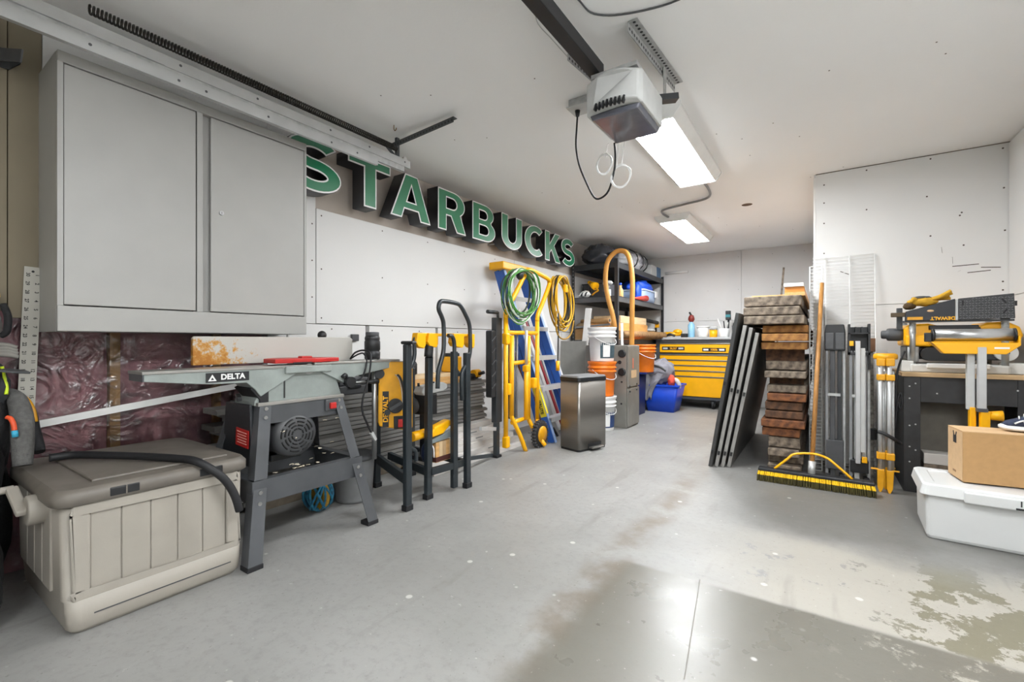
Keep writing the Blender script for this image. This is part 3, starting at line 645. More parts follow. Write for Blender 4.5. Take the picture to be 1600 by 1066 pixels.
out = MB().prism([(1.40, .875), (1.40, .855), (1.58, .765), (1.66, .80), (1.97, .845), (1.97, .875)], 'x', -2.39, -2.205).build('outfeed_table', JG, t, bev=.003)
MB().box(-2.40, -2.20, 1.395, 1.98, .873, .885).build('outfeed_top', JT, out, bev=.002)
MB().box(-2.352, -2.203, .662, .667, .838, .8665).build('table_end', STD, inf)
MB().cyl((-2.39, 1.37, .855), (-2.21, 1.37, .855), .028, n=20).build('cutter_head', STEEL, t)
MB().box(-2.215, -2.19, 1.235, 1.49, .838, .872).build('rabbet_ledge', JG, t, bev=.004)
fen = MB().prism([(.915, .886), (.915, 1.012), (.925, 1.022), (1.77, 1.022), (1.785, 1.01), (1.785, .886)], 'x', -2.435, -2.412).build('fence', rust_material(), t, bev=.002)
MB().box(-2.50, -2.435, 1.30, 1.45, .886, .96).build('fence_bracket', STEEL, fen)
MB().cyl((-2.47, 1.40, .96), (-2.47, 1.40, 1.04), .006, n=8).build('fence_rod', STEEL, fen)
b = MB(); b.blob((-2.48, 1.62, 1.035), (.026, .026, .026), 0, nu=14, nv=10); b.build('fence_knob', BLK, fen)
MB().cyl((-2.48, 1.62, .90), (-2.48, 1.62, 1.015), .006, n=8).build('knob_rod', STEEL, fen)
gd = MB().prism([(-2.21, 1.19), (-2.205, 1.40), (-2.22, 1.555), (-2.30, 1.56), (-2.37, 1.44), (-2.40, 1.28), (-2.34, 1.20)], 'z', .888, .910).build('blade_guard', RED, t, bev=.004)
MB().box(-2.30, -2.26, 1.36, 1.42, .908, .920).build('guard_handle', RED, gd, bev=.004)
MB().box(-2.204, -2.20, 1.28, 1.38, .884, .892).build('guard_label', BLK, gd)
pl = MB().box(-2.205, -2.2025, .885, 1.065, .818, .860).build('name_plate', BLK, inf)
text('DELTA', .034, WHT, (-2.202, .995, .839), FX, inf, 'lettering', bold=.0012, sx=1.0)
tri = MB(); tri.prism([(.893, .824), (.927, .824), (.910, .853)], 'x', -2.2024, -2.2018); tri.build('triangle_mark', WHT, inf)
tri = MB(); tri.prism([(.9035, .829), (.9165, .829), (.910, .840)], 'x', -2.2019, -2.2014); tri.build('triangle_hole', BLK, inf)
# stand
tops = {'fl': (-2.205, 1.115), 'fr': (-2.205, 1.565), 'bl': (-2.50, 1.115), 'br': (-2.50, 1.565)}
feet = {'fl': (-2.03, .975), 'fr': (-2.015, 1.66), 'bl': (-2.66, .99), 'br': (-2.66, 1.70)}
ZT = .695
def lerp(a, b, k): return tuple(a[i]+(b[i]-a[i])*k for i in range(len(a)))
for key in tops:
    sx = 1 if key[0] == 'f' else -1; sy = -1 if key[1] == 'l' else 1
    def sec(p, z, q): # L shaped section, corner outward
        return [Vector((p[0]+a*q, p[1]+c*q, z)) for a, c in ((0,0), (0,-.062*sy), (-.004*sx,-.062*sy), (-.004*sx,-.004*sy), (-.062*sx,-.004*sy), (-.062*sx,0))]
    lg = MB().loft([sec(feet[key], .006, 1), sec(tops[key], ZT, .9)]).build('leg', STD, t)
    MB().box(feet[key][0]-(.068 if sx > 0 else 0), feet[key][0]+(0 if sx > 0 else .068), feet[key][1]-(0 if sy < 0 else .068), feet[key][1]+(.068 if sy < 0 else 0), 0, .022).build('foot_pad', RUB, lg, bev=.003)
    bl = MB()
    for zz in (.675, .635, .31, .265):
        p = lerp(feet[key], tops[key], zz/ZT); bl.cyl((p[0]-.002*sx, p[1]-.03*sy, zz), (p[0]+.007*sx, p[1]-.03*sy, zz), .009, n=10)
    bl.build('bolts', STEEL, lg, kind='stuff')
def at(key, z): return lerp(feet[key], tops[key], z/ZT)
b = MB().box(-2.212, -2.206, 1.12, 1.56, .60, .695); b.build('front_apron', STD, t); MB().box(-2.50, -2.494, 1.12, 1.56, .60, .695).build('rear_apron', STD, t)
MB().box(-2.50, -2.206, 1.116, 1.120, .60, .695).build('side_apron', STD, t); MB().box(-2.50, -2.206, 1.56, 1.564, .60, .695).build('side_apron', STD, t)
for a, c in (('fl', 'fr'), ('bl', 'br'), ('fl', 'bl'), ('fr', 'br')):
    p, q = at(a, .31), at(c, .31); ins = .006
    p = (p[0]-ins*(1 if a[0] == 'f' else -1), p[1]); q = (q[0]-ins*(1 if c[0] == 'f' else -1), q[1])
    MB().bar((*p, .31), (*q, .31), .004, .105).build('stretcher', STD, t)
    d = (-.02 if (a, c) == ('fl', 'fr') else .02 if a == 'bl' else 0, -.02 if c == 'br' and a == 'fr' else .02 if a == 'fl' and c == 'bl' else 0)
    MB().bar((p[0]+d[0], p[1]+d[1], .362), (q[0]+d[0], q[1]+d[1], .362), .04, .004).build('stretcher_lip', STD, t)
# left end plate with warning label, motor, belt cover, switch
MB().prism([(-2.48, .695), (-2.24, .695), (-2.22, .40), (-2.52, .40)], 'y', 1.085, 1.10).build('belt_guard', BLKM, t, bev=.004)
wp = MB().obox((-2.30, 1.080, .535), (.12, .003, .085), (0, R(4), 0)).build('warning_label', RED, t)
for k in range(5): MB().obox((-2.30, 1.0775, .562-k*.013), (.09-.01*(k % 2), .002, .0035), (0, R(4), 0)).build('warning_text_line', mat('label_pale', '#e0a79c', .6), wp)
mo = MB().lathe([(.03, -2.50), (.10, -2.49), (.112, -2.47), (.115, -2.25), (.110, -2.215), (.085, -2.20), (.02, -2.198)], (0, 1.30, .525), 32, 'x').build('motor', mat('motor_grey', '#47484a', .45, var=.15), t)
gr = MB()
for k, rr in enumerate((.030, .048, .066, .084)):
    for s_ in range(8):
        a0 = R(45*s_+5+k*4); pts = [(-2.197-(.003 if rr > .08 else 0), 1.30+rr*math.cos(a0+R(34)*i/5), .525+rr*math.sin(a0+R(34)*i/5)) for i in range(6)]
        gr.tube(pts, .0042, n=5)
gr.build('vent_slots', mat('vent_dark', '#0b0b0b', .6), mo, kind='stuff')
MB().prism([(1.16, .60), (1.42, .60), (1.36, .50), (1.24, .50)], 'x', -2.47, -2.44).build('motor_bracket', STD, t)
MB().box(-2.42, -2.30, 1.22, 1.38, .385, .42).build('motor_foot', BLKM, t, bev=.004)
sw = MB().box(-2.206, -2.192, 1.455, 1.535, .625, .685).build('switch_box', STD, t, bev=.004)
MB().box(-2.193, -2.176, 1.475, 1.51, .635, .668).build('switch_paddle', RED, sw, bev=.004)
MB().tube([(-2.23, 1.60, .76), (-2.19, 1.575, .81), (-2.18, 1.55, .80)], .012, n=8, sub=4).build('adjuster_arm', BLK, t)
b = MB().cyl((-2.20, 1.60, .77), (-2.17, 1.60, .77), .03, n=16); b.build('adjuster_wheel', BLK, t)
hl = MB().tube([(-2.21, 1.60, .765), (-2.17, 1.70, .765)], .007, n=8).build('height_lever', STEEL, t)
MB().cyl((-2.17, 1.695, .765), (-2.16, 1.775, .762), .011, .015, n=12).build('lever_grip', BLK, hl)
MB().bar((-2.30, 1.06, .74), (-2.22, 1.03, .73), .02, .02).build('infeed_lever', BLK, t, bev=.003)
pc = MB().tube([(-2.40, 1.76, .89), (-2.30, 1.72, .93), (-2.22, 1.72, .945), (-2.17, 1.73, .92), (-2.16, 1.71, .80), (-2.16, 1.67, .68), (-2.16, 1.665, .60), (-2.16, 1.70, .52), (-2.16, 1.73, .46)], .0055, n=8, sub=6).build('power_cord', RUB, t)
MB().bar((-2.16, 1.725, .47), (-2.16, 1.755, .42), .018, .022, up=(1,0,0)).build('plug', LGR, pc, bev=.003)
MB().tube([(-2.40, 1.76, .89), (-2.31, 1.75, .92), (-2.24, 1.735, .925), (-2.20, 1.725, .88), (-2.20, 1.70, .80), (-2.22, 1.66, .76)], .005, n=8, sub=6).build('motor_cord', RUB, t)
b = MB(); random.seed(3)
for k in range(24):
    if k % 2: p = Vector((random.uniform(-2.62, -2.15), random.uniform(1.05, 1.6), .366))
    else: p = Vector((-2.196, random.uniform(1.2, 1.55), random.uniform(.40, .60))) if k % 4 == 0 else Vector((-2.17, random.uniform(1.05, 1.6), .366))
    pts = [p+Vector((.006*math.cos(i+k), .010*math.sin(i*1.2+k), .004*abs(math.sin(i*.9)))) for i in range(5)]
    b.tube(pts, .0016, n=4)
b.build('wood_shavings', mat('shaving', '#d9cdb6', .8), t, kind='stuff')
t = thing('travel_mug', 'black ribbed travel mug standing on the jointer table end', 'mug', (-2.33, 1.87, .885))
MB().lathe([(.040, .885), (.047, .89), (.048, .93), (.044, .935), (.044, .94), (.048, .945), (.048, .995), (.044, 1.005), (.046, 1.01), (.046, 1.02), (.042, 1.03), (.041, 1.032)], (-2.33, 1.87, 0), 28).build('body', BLK, t)
MB().lathe([(.040, 1.032), (.041, 1.034), (.041, 1.052), (.038, 1.056)], (-2.33, 1.87, 0), 28).build('lid', DGR, t)

# ------------------------------------------------------------ stacks of planks along the left wall
GPL = mat('grey_plank', '#7f7d7a', .55, var=.12, scale=6, stretch=(3, .5, 3))
GPD = mat('dark_grey_plank', '#55534f', .55, var=.15, scale=6, stretch=(3, .5, 3))
WPL = mat('white_plank', '#c9c5c0', .5, var=.05, scale=5)
random.seed(11)
LEDGE = tag(MB().box(-2.86, -2.71, 1.35, 3.60, 0, .055).build('bearer_board', mat('old_board', '#6d6355', .8, var=.2), bev=.003), 'old brown board on the floor under the grey plank stack', 'board')
zz = .057; k = 0; NG = 19
for i in range(NG):
    h = .0295; j = random.uniform(-.012, .012); fr = -2.700+random.uniform(-.008, .004)
    y0 = 1.08+.05*((NG-i) % 4)+random.uniform(0, .05); y1 = 3.52+random.uniform(-.05, .05)
    b = MB(); b.box(-2.866, fr, y0, y1, zz, zz+h-.007); b.box(-2.866, fr-.012, y0, y1, zz+h-.007, zz+h)
    tag(b.build('grey_plank', GPL if i % 5 else GPD), f'long grey composite plank, {ordn(NG-1-i)} in the stack along the wall', 'plank', 'grey planks stacked along the left wall')
    zz += h+.0004
zz_grey = zz
zz = .0
for i in range(6):
    h = .043; x1 = -2.36-.045*i
    b = MB().box(-2.685, x1, 2.45+.03*i, 3.72-.045*i, zz, zz+h-.001); o = b.build('white_plank', WPL, bev=.002)
    tag(o, f'printed white plank, {ordn(5-i)} in the low pile before the grey stack', 'plank', 'white planks piled on the floor')
    if i in (1, 3, 4, 5):
        for yy in (2.85, 3.25): MB().box(x1, x1+.0008, yy-.03*i-.05, yy-.03*i+.05, zz+h/2-.005, zz+h/2+.005).build('print', GRY, o)
    zz += h
PINEB = []
for i, (y0, y1, h, m) in enumerate(((2.45, 3.25, .032, PINE), (2.40, 3.24, .032, PINE), (2.42, 3.23, .03, mat('pine_pale', '#d9bd94', .65, var=.1, scale=8)))):
    tag(MB().box(-2.86, -2.705, y0, y1, zz_grey, zz_grey+h-.0005).build('pine_board', m, bev=.002), f'short pale pine board, {ordn(2-i)} of three on the grey plank stack', 'board', 'pine boards on the grey planks'); zz_grey += h
# clutter on the planks behind the saws
t = thing('angle_grinder', 'black and yellow angle grinder lying on the grey planks', 'grinder', (-2.68, 3.28, .64))
MB().cyl((-2.76, 3.27, .660), (-2.76, 3.44, .660), .032, n=16).build('body', BLK, t); MB().cyl((-2.76, 3.40, .682), (-2.76, 3.48, .685), .042, n=16).build('gear_head', YEL, t)
MB().cyl((-2.72, 3.44, .685), (-2.66, 3.44, .70), .016, n=10).build('side_handle', BLK, t); MB().cyl((-2.76, 3.44, .638), (-2.76, 3.44, .632), .058, n=20).build('disc', GRY, t)
t = thing('yellow_case', 'small yellow battery charger standing on the grey planks', 'charger', (-2.72, 3.12, .64))
MB().box(-2.85, -2.73, 3.05, 3.20, .722, .86).build('shell', YEL, t, bev=.01); MB().box(-2.84, -2.74, 3.06, 3.18, .86, .89).build('cradle', BLK, t, bev=.006)
t = thing('router_base', 'dark router motor lying on the pine boards', 'router', (-2.68, 2.6, .72))
MB().lathe([(.03, 0), (.05, .01), (.05, .09), (.04, .11), (.028, .12)], (-2.78, 2.62, zz_grey), 20).build('motor', BLK, t); MB().cyl((-2.73, 2.58, zz_grey+.05), (-2.70, 2.52, zz_grey+.06), .018, n=10).build('handle', DGR, t)
for i, (y, w_, h, m, lb) in enumerate(((2.02, .24, .115, DGR, 'dark plastic tool case lying behind the travel mug'), (2.28, .22, .15, BLK, 'black tool case behind the folded saw stand'))):
    t = thing('tool_case', lb, 'tool case', (-2.70, y, .625)); zb = .626
    MB().box(-2.86, -2.71, y-w_/2, y+w_/2, zb, zb+h*.55).build('base_shell', m, t, bev=.008); MB().box(-2.86, -2.71, y-w_/2, y+w_/2, zb+h*.56, zb+h).build('lid_shell', m, t, bev=.008)
    MB().box(-2.71, -2.695, y-.05, y+.05, zb+h*.4, zb+h*.6).build('handle', BLK, t, bev=.004)
tag(MB().box(-2.865, -2.84, 2.10, 2.16, 1.0, 1.05).build('wall_switch', DGR, bev=.004), 'dark switch box on the white wall behind the travel mug', 'switch')
t = thing('storage_tub', 'grey round tub with lid on the floor behind the jointer', 'tub', (-2.36, 1.90, 0))
MB().lathe([(.10, 0), (.115, .02), (.128, .255), (.132, .26)], (-2.45, 1.82, 0), 32).build('tub', GRY, t)
MB().lathe([(.132, .26), (.138, .262), (.138, .282), (.125, .29), (.09, .284)], (-2.45, 1.82, 0), 32).build('lid', DGR, t)
t = thing('rope_ball', 'blue and teal rope coil under the jointer stand', 'rope', (-2.45, 1.62, 0)); random.seed(5)
for k in range(9):
    ax = Vector((random.uniform(-1, 1), random.uniform(-1, 1), random.uniform(-.4, .4))).normalized(); u = ax.orthogonal().normalized(); v = ax.cross(u); rr = .085+.006*random.random()
    pts = [Vector((-2.45, 1.575, .098))+(u*math.cos(2*PI*i/20)+v*math.sin(2*PI*i/20))*rr for i in range(20)]
    MB().tube(pts, .008, n=6, closed=True).build('rope_turn', mat('rope_blue', '#16465e', .7, col2='#2d86a8', scale=60), t)
MB().lathe([(.088, -.02), (.093, 0), (.088, .02)], (-2.45, 1.575, .098), 24, 'y').build('tie_band', mat('ochre_cord', '#a6811f', .7), t)

# ------------------------------------------------------------ folded rolling stand with the table saw on it
t = thing('saw_rolling_stand', 'black folded rolling saw stand with curved push handle', 'saw stand', (-2.2, 2.15, 0))
def post(y0, x, z0, z1, wd=.045, dp=.035, lean=0): return MB().bar((x, y0, z0), (x, y0+lean, z1), dp, wd, up=(0, 1, 0))
for (y, x, z1, ln) in ((1.875, -2.02, .98, 0), (2.085, -2.06, .90, .01), (2.40, -2.0, .92, -.005), (2.30, -2.03, .93, 0)):
    lg = post(y, x, .02, z1, lean=ln).build('leg', BLKT, t, bev=.006)
    if y != 2.30: MB().box(x-.022, x+.022, y-.028, y+.028, 0, .035).build('foot', RUB, lg, bev=.004)
for (y, x) in ((2.06, -2.52), (2.38, -2.52)):
    lg = post(y, x, .02, .80).build('leg', BLKT, t, bev=.006); MB().box(x-.022, x+.022, y-.028, y+.028, 0, .035).build('foot', RUB, lg, bev=.004)
MB().bar((-2.015, 1.86, .99), (-2.015, 1.90, .99), .02, .10, up=(1, 0, 0)).build('leg_cap', BLK, t, bev=.008)
MB().bar((-2.05, 2.10, .17), (-2.02, 2.40, .17), .03, .045).build('lower_rail', BLKT, t, bev=.004)
MB().bar((-2.03, 1.89, .17), (-2.50, 2.05, .20), .03, .06).build('lower_rail', BLKT, t, bev=.004); MB().bar((-2.02, 2.39, .17), (-2.50, 2.38, .20), .03, .045).build('lower_rail', BLKT, t, bev=.004)
MB().bar((-2.06, 2.085, .17), (-2.50, 2.15, .20), .03, .05).build('lower_rail', BLKT, t, bev=.004)
MB().tube([(-2.05, 1.885, .30), (-2.05, 1.885, .72), (-2.05, 1.90, .80), (-2.05, 1.945, .87), (-2.05, 1.96, .92), (-2.05, 1.96, 1.00), (-2.05, 1.985, 1.035), (-2.05, 2.02, 1.04)], .0135, n=10, sub=4).build('side_tube', BLKT, t)
MB().tube([(-2.05, 1.89, .42), (-2.04, 1.92, .36), (-2.035, 1.955, .33), (-2.035, 1.96, .27)], .012, n=8, sub=4).build('brace_tube', BLKT, t)
MB().tube([(-2.0, 2.11, .70), (-2.0, 2.115, .80), (-2.0, 2.14, .87), (-2.0, 2.165, .95), (-2.0, 2.165, 1.10), (-2.0, 2.15, 1.15), (-2.0, 2.12, 1.20), (-2.0, 2.13, 1.245), (-2.0, 2.17, 1.255), (-2.0, 2.28, 1.25), (-2.0, 2.33, 1.235), (-2.0, 2.38, 1.18), (-2.0, 2.42, 1.12), (-2.0, 2.43, 1.05), (-2.0, 2.43, .93), (-2.0, 2.40, .85), (-2.0, 2.345, .78), (-2.0, 2.345, .60)], .0145, n=10, sub=4).build('push_handle', BLKT, t)
MB().tube([(-2.02, 2.23, 1.035), (-2.02, 2.27, 1.03), (-2.02, 2.29, .98), (-2.02, 2.29, .87), (-2.02, 2.30, .82), (-2.02, 2.34, .77)], .0135, n=10, sub=4).build('side_tube', BLKT, t)
for (y0, y1, z0, z1) in ((1.95, 2.03, .965, 1.05), (2.045, 2.14, .97, 1.05), (2.28, 2.395, .965, 1.05), (2.44, 2.51, .96, 1.05)):
    MB().prism([(y0, z0+.025), (y0+.02, z0), (y1-.015, z0-.012), (y1, z0+.01), (y1, z1), (y0+.012, z1)], 'x', -2.07, -2.022).build('yellow_bracket', YEL, t, bev=.004)
MB().box(-2.075, -2.04, 1.97, 2.50, 1.03, 1.05).build('top_channel', YEL, t, bev=.004)
gp = MB().tube([(-2.05, 2.08, .90), (-2.05, 2.085, .98), (-2.05, 2.07, 1.0)], .028, n=10, sub=4).build('grip', BLK, t)
# table saw on its side
t = thing('table_saw', 'yellow table saw stored upright on its side in the black stand', 'table saw', (-2.105, 1.785, 0))
MB().box(-2.40, -2.12, 1.765, 1.785, .31, .885).build('table_plate', ALU, t, bev=.004)
MB().cyl((-2.105, 1.77, .28), (-2.105, 1.77, .89), .014, n=12).build('fence_rail', STEEL, t)
pan = MB().prism([(1.795, .86), (1.83, .872), (2.0, .868), (2.0, .455), (1.97, .44), (1.80, .475), (1.792, .50)], 'x', -2.135, -2.105).build('front_panel', YELD, t, bev=.008)
arcp = [(-2.1035, 1.885+.075*math.sin(a)*.9, .66+.15*math.cos(a)) for a in [R(5+i*9) for i in range(12)]]
MB().tube([(-2.104, 1.905+.045*math.sin(R(i*9)), .60+.19*math.cos(R(i*9))) for i in range(12)], .0075, n=6).build('tilt_slot', BLK, pan)
MB().tube([(-2.1035, 1.893+.045*math.sin(R(i*9)), .60+.19*math.cos(R(i*9))) for i in range(12)], .003, n=6).build('tilt_scale', ALU, pan)
MB().prism([(1.94, .855), (1.985, .855), (1.985, .70), (1.965, .77)], 'x', -2.106, -2.1035).build('upper_opening', DGR, pan)
sb = MB().box(-2.108, -2.100, 1.885, 1.985, .455, .535).build('switch_recess', BLK, pan, bev=.003)
MB().box(-2.102, -2.088, 1.91, 1.945, .465, .515).build('switch_paddle', RED, pan, bev=.004)
whl = MB().cyl((-2.105, 1.895, .60), (-2.080, 1.895, .60), .045, n=24).build('handwheel', BLK, t, bev=.004)
MB().cyl((-2.078, 1.845, .565), (-2.055, 1.845, .565), .018, n=14).build('wheel_knob', BLK, whl)
MB().bar((-2.079, 1.86, .58), (-2.079, 1.93, .62), .02, .012, up=(1, 0, 0)).build('wheel_spoke', DGR, whl)
b = MB().box(-2.106, -2.1038, 1.818, 1.856, .47, .69).build('logo_plate', BLK, pan)
text('DEWALT', .040, YEL, (-2.1032, 1.837, .58), (0, R(90), 0) if False else Euler((PI/2, 0, PI/2)).to_matrix().to_4x4().__matmul__(Matrix.Rotation(PI/2, 4, 'Z')).to_euler(), t, bold=.0012)
MB().cyl((-2.10, 1.80, .80), (-2.085, 1.80, .80), .03, n=18).build('lock_knob', BLK, t)
MB().prism([(1.80, .86), (2.0, .862), (2.0, .44), (1.80, .46)], 'x', -2.405, -2.395).build('rear_panel', DGR, t)
for z_ in (.46, .82): MB().box(-2.39, -2.14, 1.98, 2.0, z_, z_+.03).build('cage_bar', YELD, t)
MB().box(-2.34, -2.20, 1.79, 1.97, .48, .64).build('trunnion', GALV, t, bev=.008)
t.location = (-2.25, 1.84, 0); t.rotation_euler = (0, 0, R(-38))
t = thing('bench_tool', 'grey metal machine arm with rounded end behind the stand legs', 'machine', (-2.2, 2.2, .2))
MB().lathe([(.04, 2.16), (.055, 2.17), (.055, 2.26), (.045, 2.30)], (-2.30, 0, .56), 22, 'y').build('motor', DGR, t)
MB().prism([(2.13, .66), (2.15, .70), (2.34, .715), (2.375, .70), (2.38, .675), (2.34, .655), (2.15, .64)], 'x', -2.24, -2.16).build('arm', LGR, t, bev=.006)
MB().box(-2.30, -2.17, 2.19, 2.29, .50, .645).build('gear_box', BLK, t, bev=.01); MB().box(-2.27, -2.20, 2.215, 2.26, .22, .50).build('post', BLKM, t, bev=.006); MB().box(-2.33, -2.16, 2.17, 2.33, .195, .225).build('foot', BLKM, t, bev=.004)
for y in (2.14, 2.28): MB().cyl((-2.20, y, .70), (-2.20, y, .722), .008, n=8).build('bolt', BLK, t)
t = thing('circular_saw', 'yellow and grey power saw lying on the stand rail', 'saw', (-2.15, 2.25, .36))
MB().prism([(2.12, .40), (2.16, .44), (2.30, .47), (2.34, .45), (2.24, .385), (2.13, .375)], 'x', -2.13, -2.07).build('housing', YEL, t, bev=.01)
MB().prism([(2.12, .355), (2.36, .40), (2.40, .42), (2.39, .33), (2.35, .345), (2.13, .33)], 'x', -2.12, -2.085).build('handle', mat('grey_teal', '#7d8787', .5), t, bev=.006)
MB().cyl((-2.115, 2.0, .40), (-2.115, 2.12, .405), .03, n=14).build('nose', YEL, t); MB().cyl((-2.16, 2.22, .40), (-2.13, 2.22, .40), .07, n=22).build('blade_guard', DGR, t)
t = thing('wood_block', 'upright bundle of short pale wood strips on the stand rail', 'wood blocks', (-2.17, 2.28, .19))
for k in range(5): MB().box(-2.152+.002*k, -2.09, 2.19+.033*k, 2.221+.033*k, .198, .332).build('strip', [PINE, MATS['pine_pale'], CARDL][k % 3], t, bev=.002)
MB().box(-2.156, -2.084, 2.185, 2.36, .205, .235).build('strap', mat('maroon_strap', '#4a231c', .7), t)
t = thing('safety_helmet_shell', 'dark blue rounded shell with white edge on the stand rail', 'helmet', (-2.15, 2.13, .2))
MB().blob((-2.13, 2.145, .27), (.042, .034, .07), .03, 2, 1, flat=.2).build('shell', mat('navy', '#1c2a4a', .4), t); MB().tube([(-2.10, 2.115, .31), (-2.095, 2.14, .33), (-2.09, 2.165, .30), (-2.09, 2.17, .24)], .005, n=6, sub=4).build('edge_trim', WHT, t)

# ------------------------------------------------------------ black column stand beside the yellow stand
t = thing('tool_column', 'tall black steel post with foot between saw stand and yellow stand', 'steel post', (-2.30, 3.16, 0))
MB().box(-2.34, -2.29, 3.13, 3.22, .30, 1.20).build('column', BLKM, t, bev=.004); MB().box(-2.33, -2.295, 3.14, 3.19, .02, .32).build('lower_leg', BLKT, t, bev=.003); MB().box(-2.35, -2.28, 3.13, 3.20, 0, .022).build('foot', RUB, t, bev=.003)
MB().box(-2.36, -2.29, 3.07, 3.13, .52, 1.09).build('side_housing', BLK, t, bev=.012); MB().cyl((-2.30, 3.02, 1.245), (-2.30, 3.16, 1.245), .016, n=12).build('top_handle', BLK, t)
MB().cyl((-2.30, 3.17, 1.19), (-2.30, 3.17, 1.25), .012, n=10).build('handle_post', BLK, t)
MB().bar((-2.30, 3.13, .25), (-2.12, 2.70, .34), .02, .03).build('stay', ALU, t); MB().bar((-2.31, 3.10, .03), (-2.20, 2.60, .12), .015, .03).build('stay', BLKT, t)
for k in range(5): MB().bar((-2.292, 3.075, .60+k*.10), (-2.289, 3.125, .64+k*.10), .004, .008).build('rib', DGR, t)

# ------------------------------------------------------------ yellow tubular stand with wheels
t = thing('miter_saw_stand', 'yellow tubular miter saw stand folded upright on two wheels', 'saw stand', (-2.27, 3.5, 0))
xs = -2.27
for pts in ([(3.245, .12), (3.245, 1.22)], [(3.335, .34), (3.335, 1.05)], [(3.615, .28), (3.615, 1.05)], [(3.775, .20), (3.775, 1.22)]):
    MB().cyl((xs, pts[0][0], pts[0][1]), (xs, pts[1][0], pts[1][1]), .021, n=14).build('upright_tube', YEL, t)
MB().tube([(xs, 3.335, .36), (xs, 3.345, .31), (xs+.03, 3.42, .16), (xs+.05, 3.49, .0)], .02, n=12, sub=3).build('kick_leg', YEL, t)
MB().tube([(xs, 3.615, .30), (xs, 3.63, .25), (xs+.05, 3.68, .12), (xs+.135, 3.70, .02)], .02, n=12, sub=3).build('kick_leg', YEL, t)
for y0, y1, z0, z1 in ((3.24, 3.78, 1.075, 1.075), (3.335, 3.615, .80, .81), (3.34, 3.62, .275, .285)): MB().cyl((xs, y0, z0), (xs, y1, z1), .019, n=12).build('cross_tube', YEL, t)
MB().tube([(xs, 3.245, 1.20), (xs, 3.26, 1.27), (xs+.02, 3.38, 1.44), (xs+.03, 3.50, 1.60), (xs+.03, 3.56, 1.655), (xs+.02, 3.68, 1.66), (xs+.01, 3.95, 1.625), (xs, 4.01, 1.60), (xs, 4.0, 1.55), (xs, 3.88, 1.38), (xs, 3.79, 1.26), (xs, 3.775, 1.19)], .022, n=12, sub=4).build('handle_frame', YEL, t)
MB().cyl((xs+.03, 3.53, .78), (xs+.03, 3.53, .28), .022, n=12).build('lock_tube', YEL, t); MB().cyl((xs+.03, 3.53, 1.10), (xs+.03, 3.53, .78), .014, n=12).build('slide_bar', ALU, t)
MB().box(xs+.005, xs+.055, 3.50, 3.56, .72, .775).build('slide_collar', YEL, t, bev=.006)
for y, z in ((3.245, 1.02), (3.245, .12), (3.27, .58), (3.70, .60)): MB().box(xs-.024, xs+.03, y-.028, y+.028, z-.05, z+.05).build('clamp_block', YEL, t, bev=.012)
for y in (3.41, 3.46): MB().cyl((xs-.03, y, .30), (xs-.03, y+.01, 1.06), .009, n=8).build('brace_rod', GRY, t)
MB().box(xs-.06, xs-.035, 3.37, 3.45, .30, 1.05).build('rear_beam', BLKM, t)
for yy in (3.70,):
    wh = MB().lathe([(.055, -2.22), (.11, -2.218), (.122, -2.205), (.122, -2.185), (.11, -2.172), (.055, -2.17)], (0, yy, .122), 32, 'x').build('wheel', RUB, t)
    MB().lathe([(.02, -2.172), (.078, -2.17), (.078, -2.162), (.02, -2.160)], (0, yy, .122), 24, 'x').build('hub', YELD, wh)
    tr = MB()
    for k in range(24): a = 2*PI*k/24; tr.obox((-2.195, yy+.122*math.cos(a), .122+.122*math.sin(a)), (.044, .012, .016), (a-PI/2, 0, 0))
    tr.build('tread', DGR, wh)
MB().cyl((-2.32, 3.70, .122), (-2.17, 3.70, .122), .012, n=10).build('axle', STEEL, t)
MB().bar((-2.26, 3.77, .24), (-2.235, 3.70, .125), .03, .03).build('axle_bracket', YEL, t)
# cable coils hanging on its handle
def coil(name, label, c, ry, rz, turns, mats, r, seed, tilt=.02, x_spread=.05):
    t = thing(name, label, 'cable', (c[0], c[1], c[2]-rz)); random.seed(seed)
    for k in range(turns):
        a0, b0 = ry*random.uniform(.78, 1.05), rz*random.uniform(.82, 1.04); dz = (rz-b0)*.95; dx = random.uniform(-x_spread, x_spread); ph = random.uniform(0, 6)
        dy = random.uniform(-.02, .02)
        pts = [(c[0]+dx+.012*math.sin(a*2+ph), c[1]+dy+a0*math.cos(a)+tilt*math.sin(a), c[2]+dz+b0*math.sin(a)+.01*math.sin(3*a+ph)) for a in [2*PI*i/26 for i in range(26)]]
        MB().tube(pts, r, n=6, closed=True).build('turn', mats[k % len(mats)], t)
    return t
GC = mat('cable_green', '#3f7a2e', .5); GW = mat('cable_pale', '#c9d3c4', .5); GD = mat('cable_dark', '#2f3a2d', .5)
cg = coil('coiled_cable', 'green and white extension cord coiled on the yellow stand handle', (-2.20, 3.39, 1.40), .25, .235, 16, [GC, GW, GC, GD], .0055, 21)
MB().blob((-2.20, 3.36, 1.585), (.035, .035, .045), .05, 2, 1).build('socket', BLK, cg)
YC = mat('cable_yellow', '#d9a719', .45); YC2 = mat('cable_ochre', '#a67c12', .5)
cy_ = coil('coiled_cable', 'thick yellow extension cord coiled beside the green and white one', (-2.24, 4.22, 1.40), .20, .27, 15, [YC, YC2, YC, BLK], .008, 33, tilt=-.03)
MB().box(-2.19, -2.16, 4.16, 4.21, 1.50, 1.58).build('plug', YEL, cy_, bev=.006)
MB().tube([(-2.20, 4.04, 1.30), (-2.20, 4.02, 1.16), (-2.20, 4.08, 1.05), (-2.20, 4.22, 1.02), (-2.20, 4.36, 1.08), (-2.20, 4.42, 1.22)], .008, n=8, sub=5).build('loose_loop', YC2, cy_)
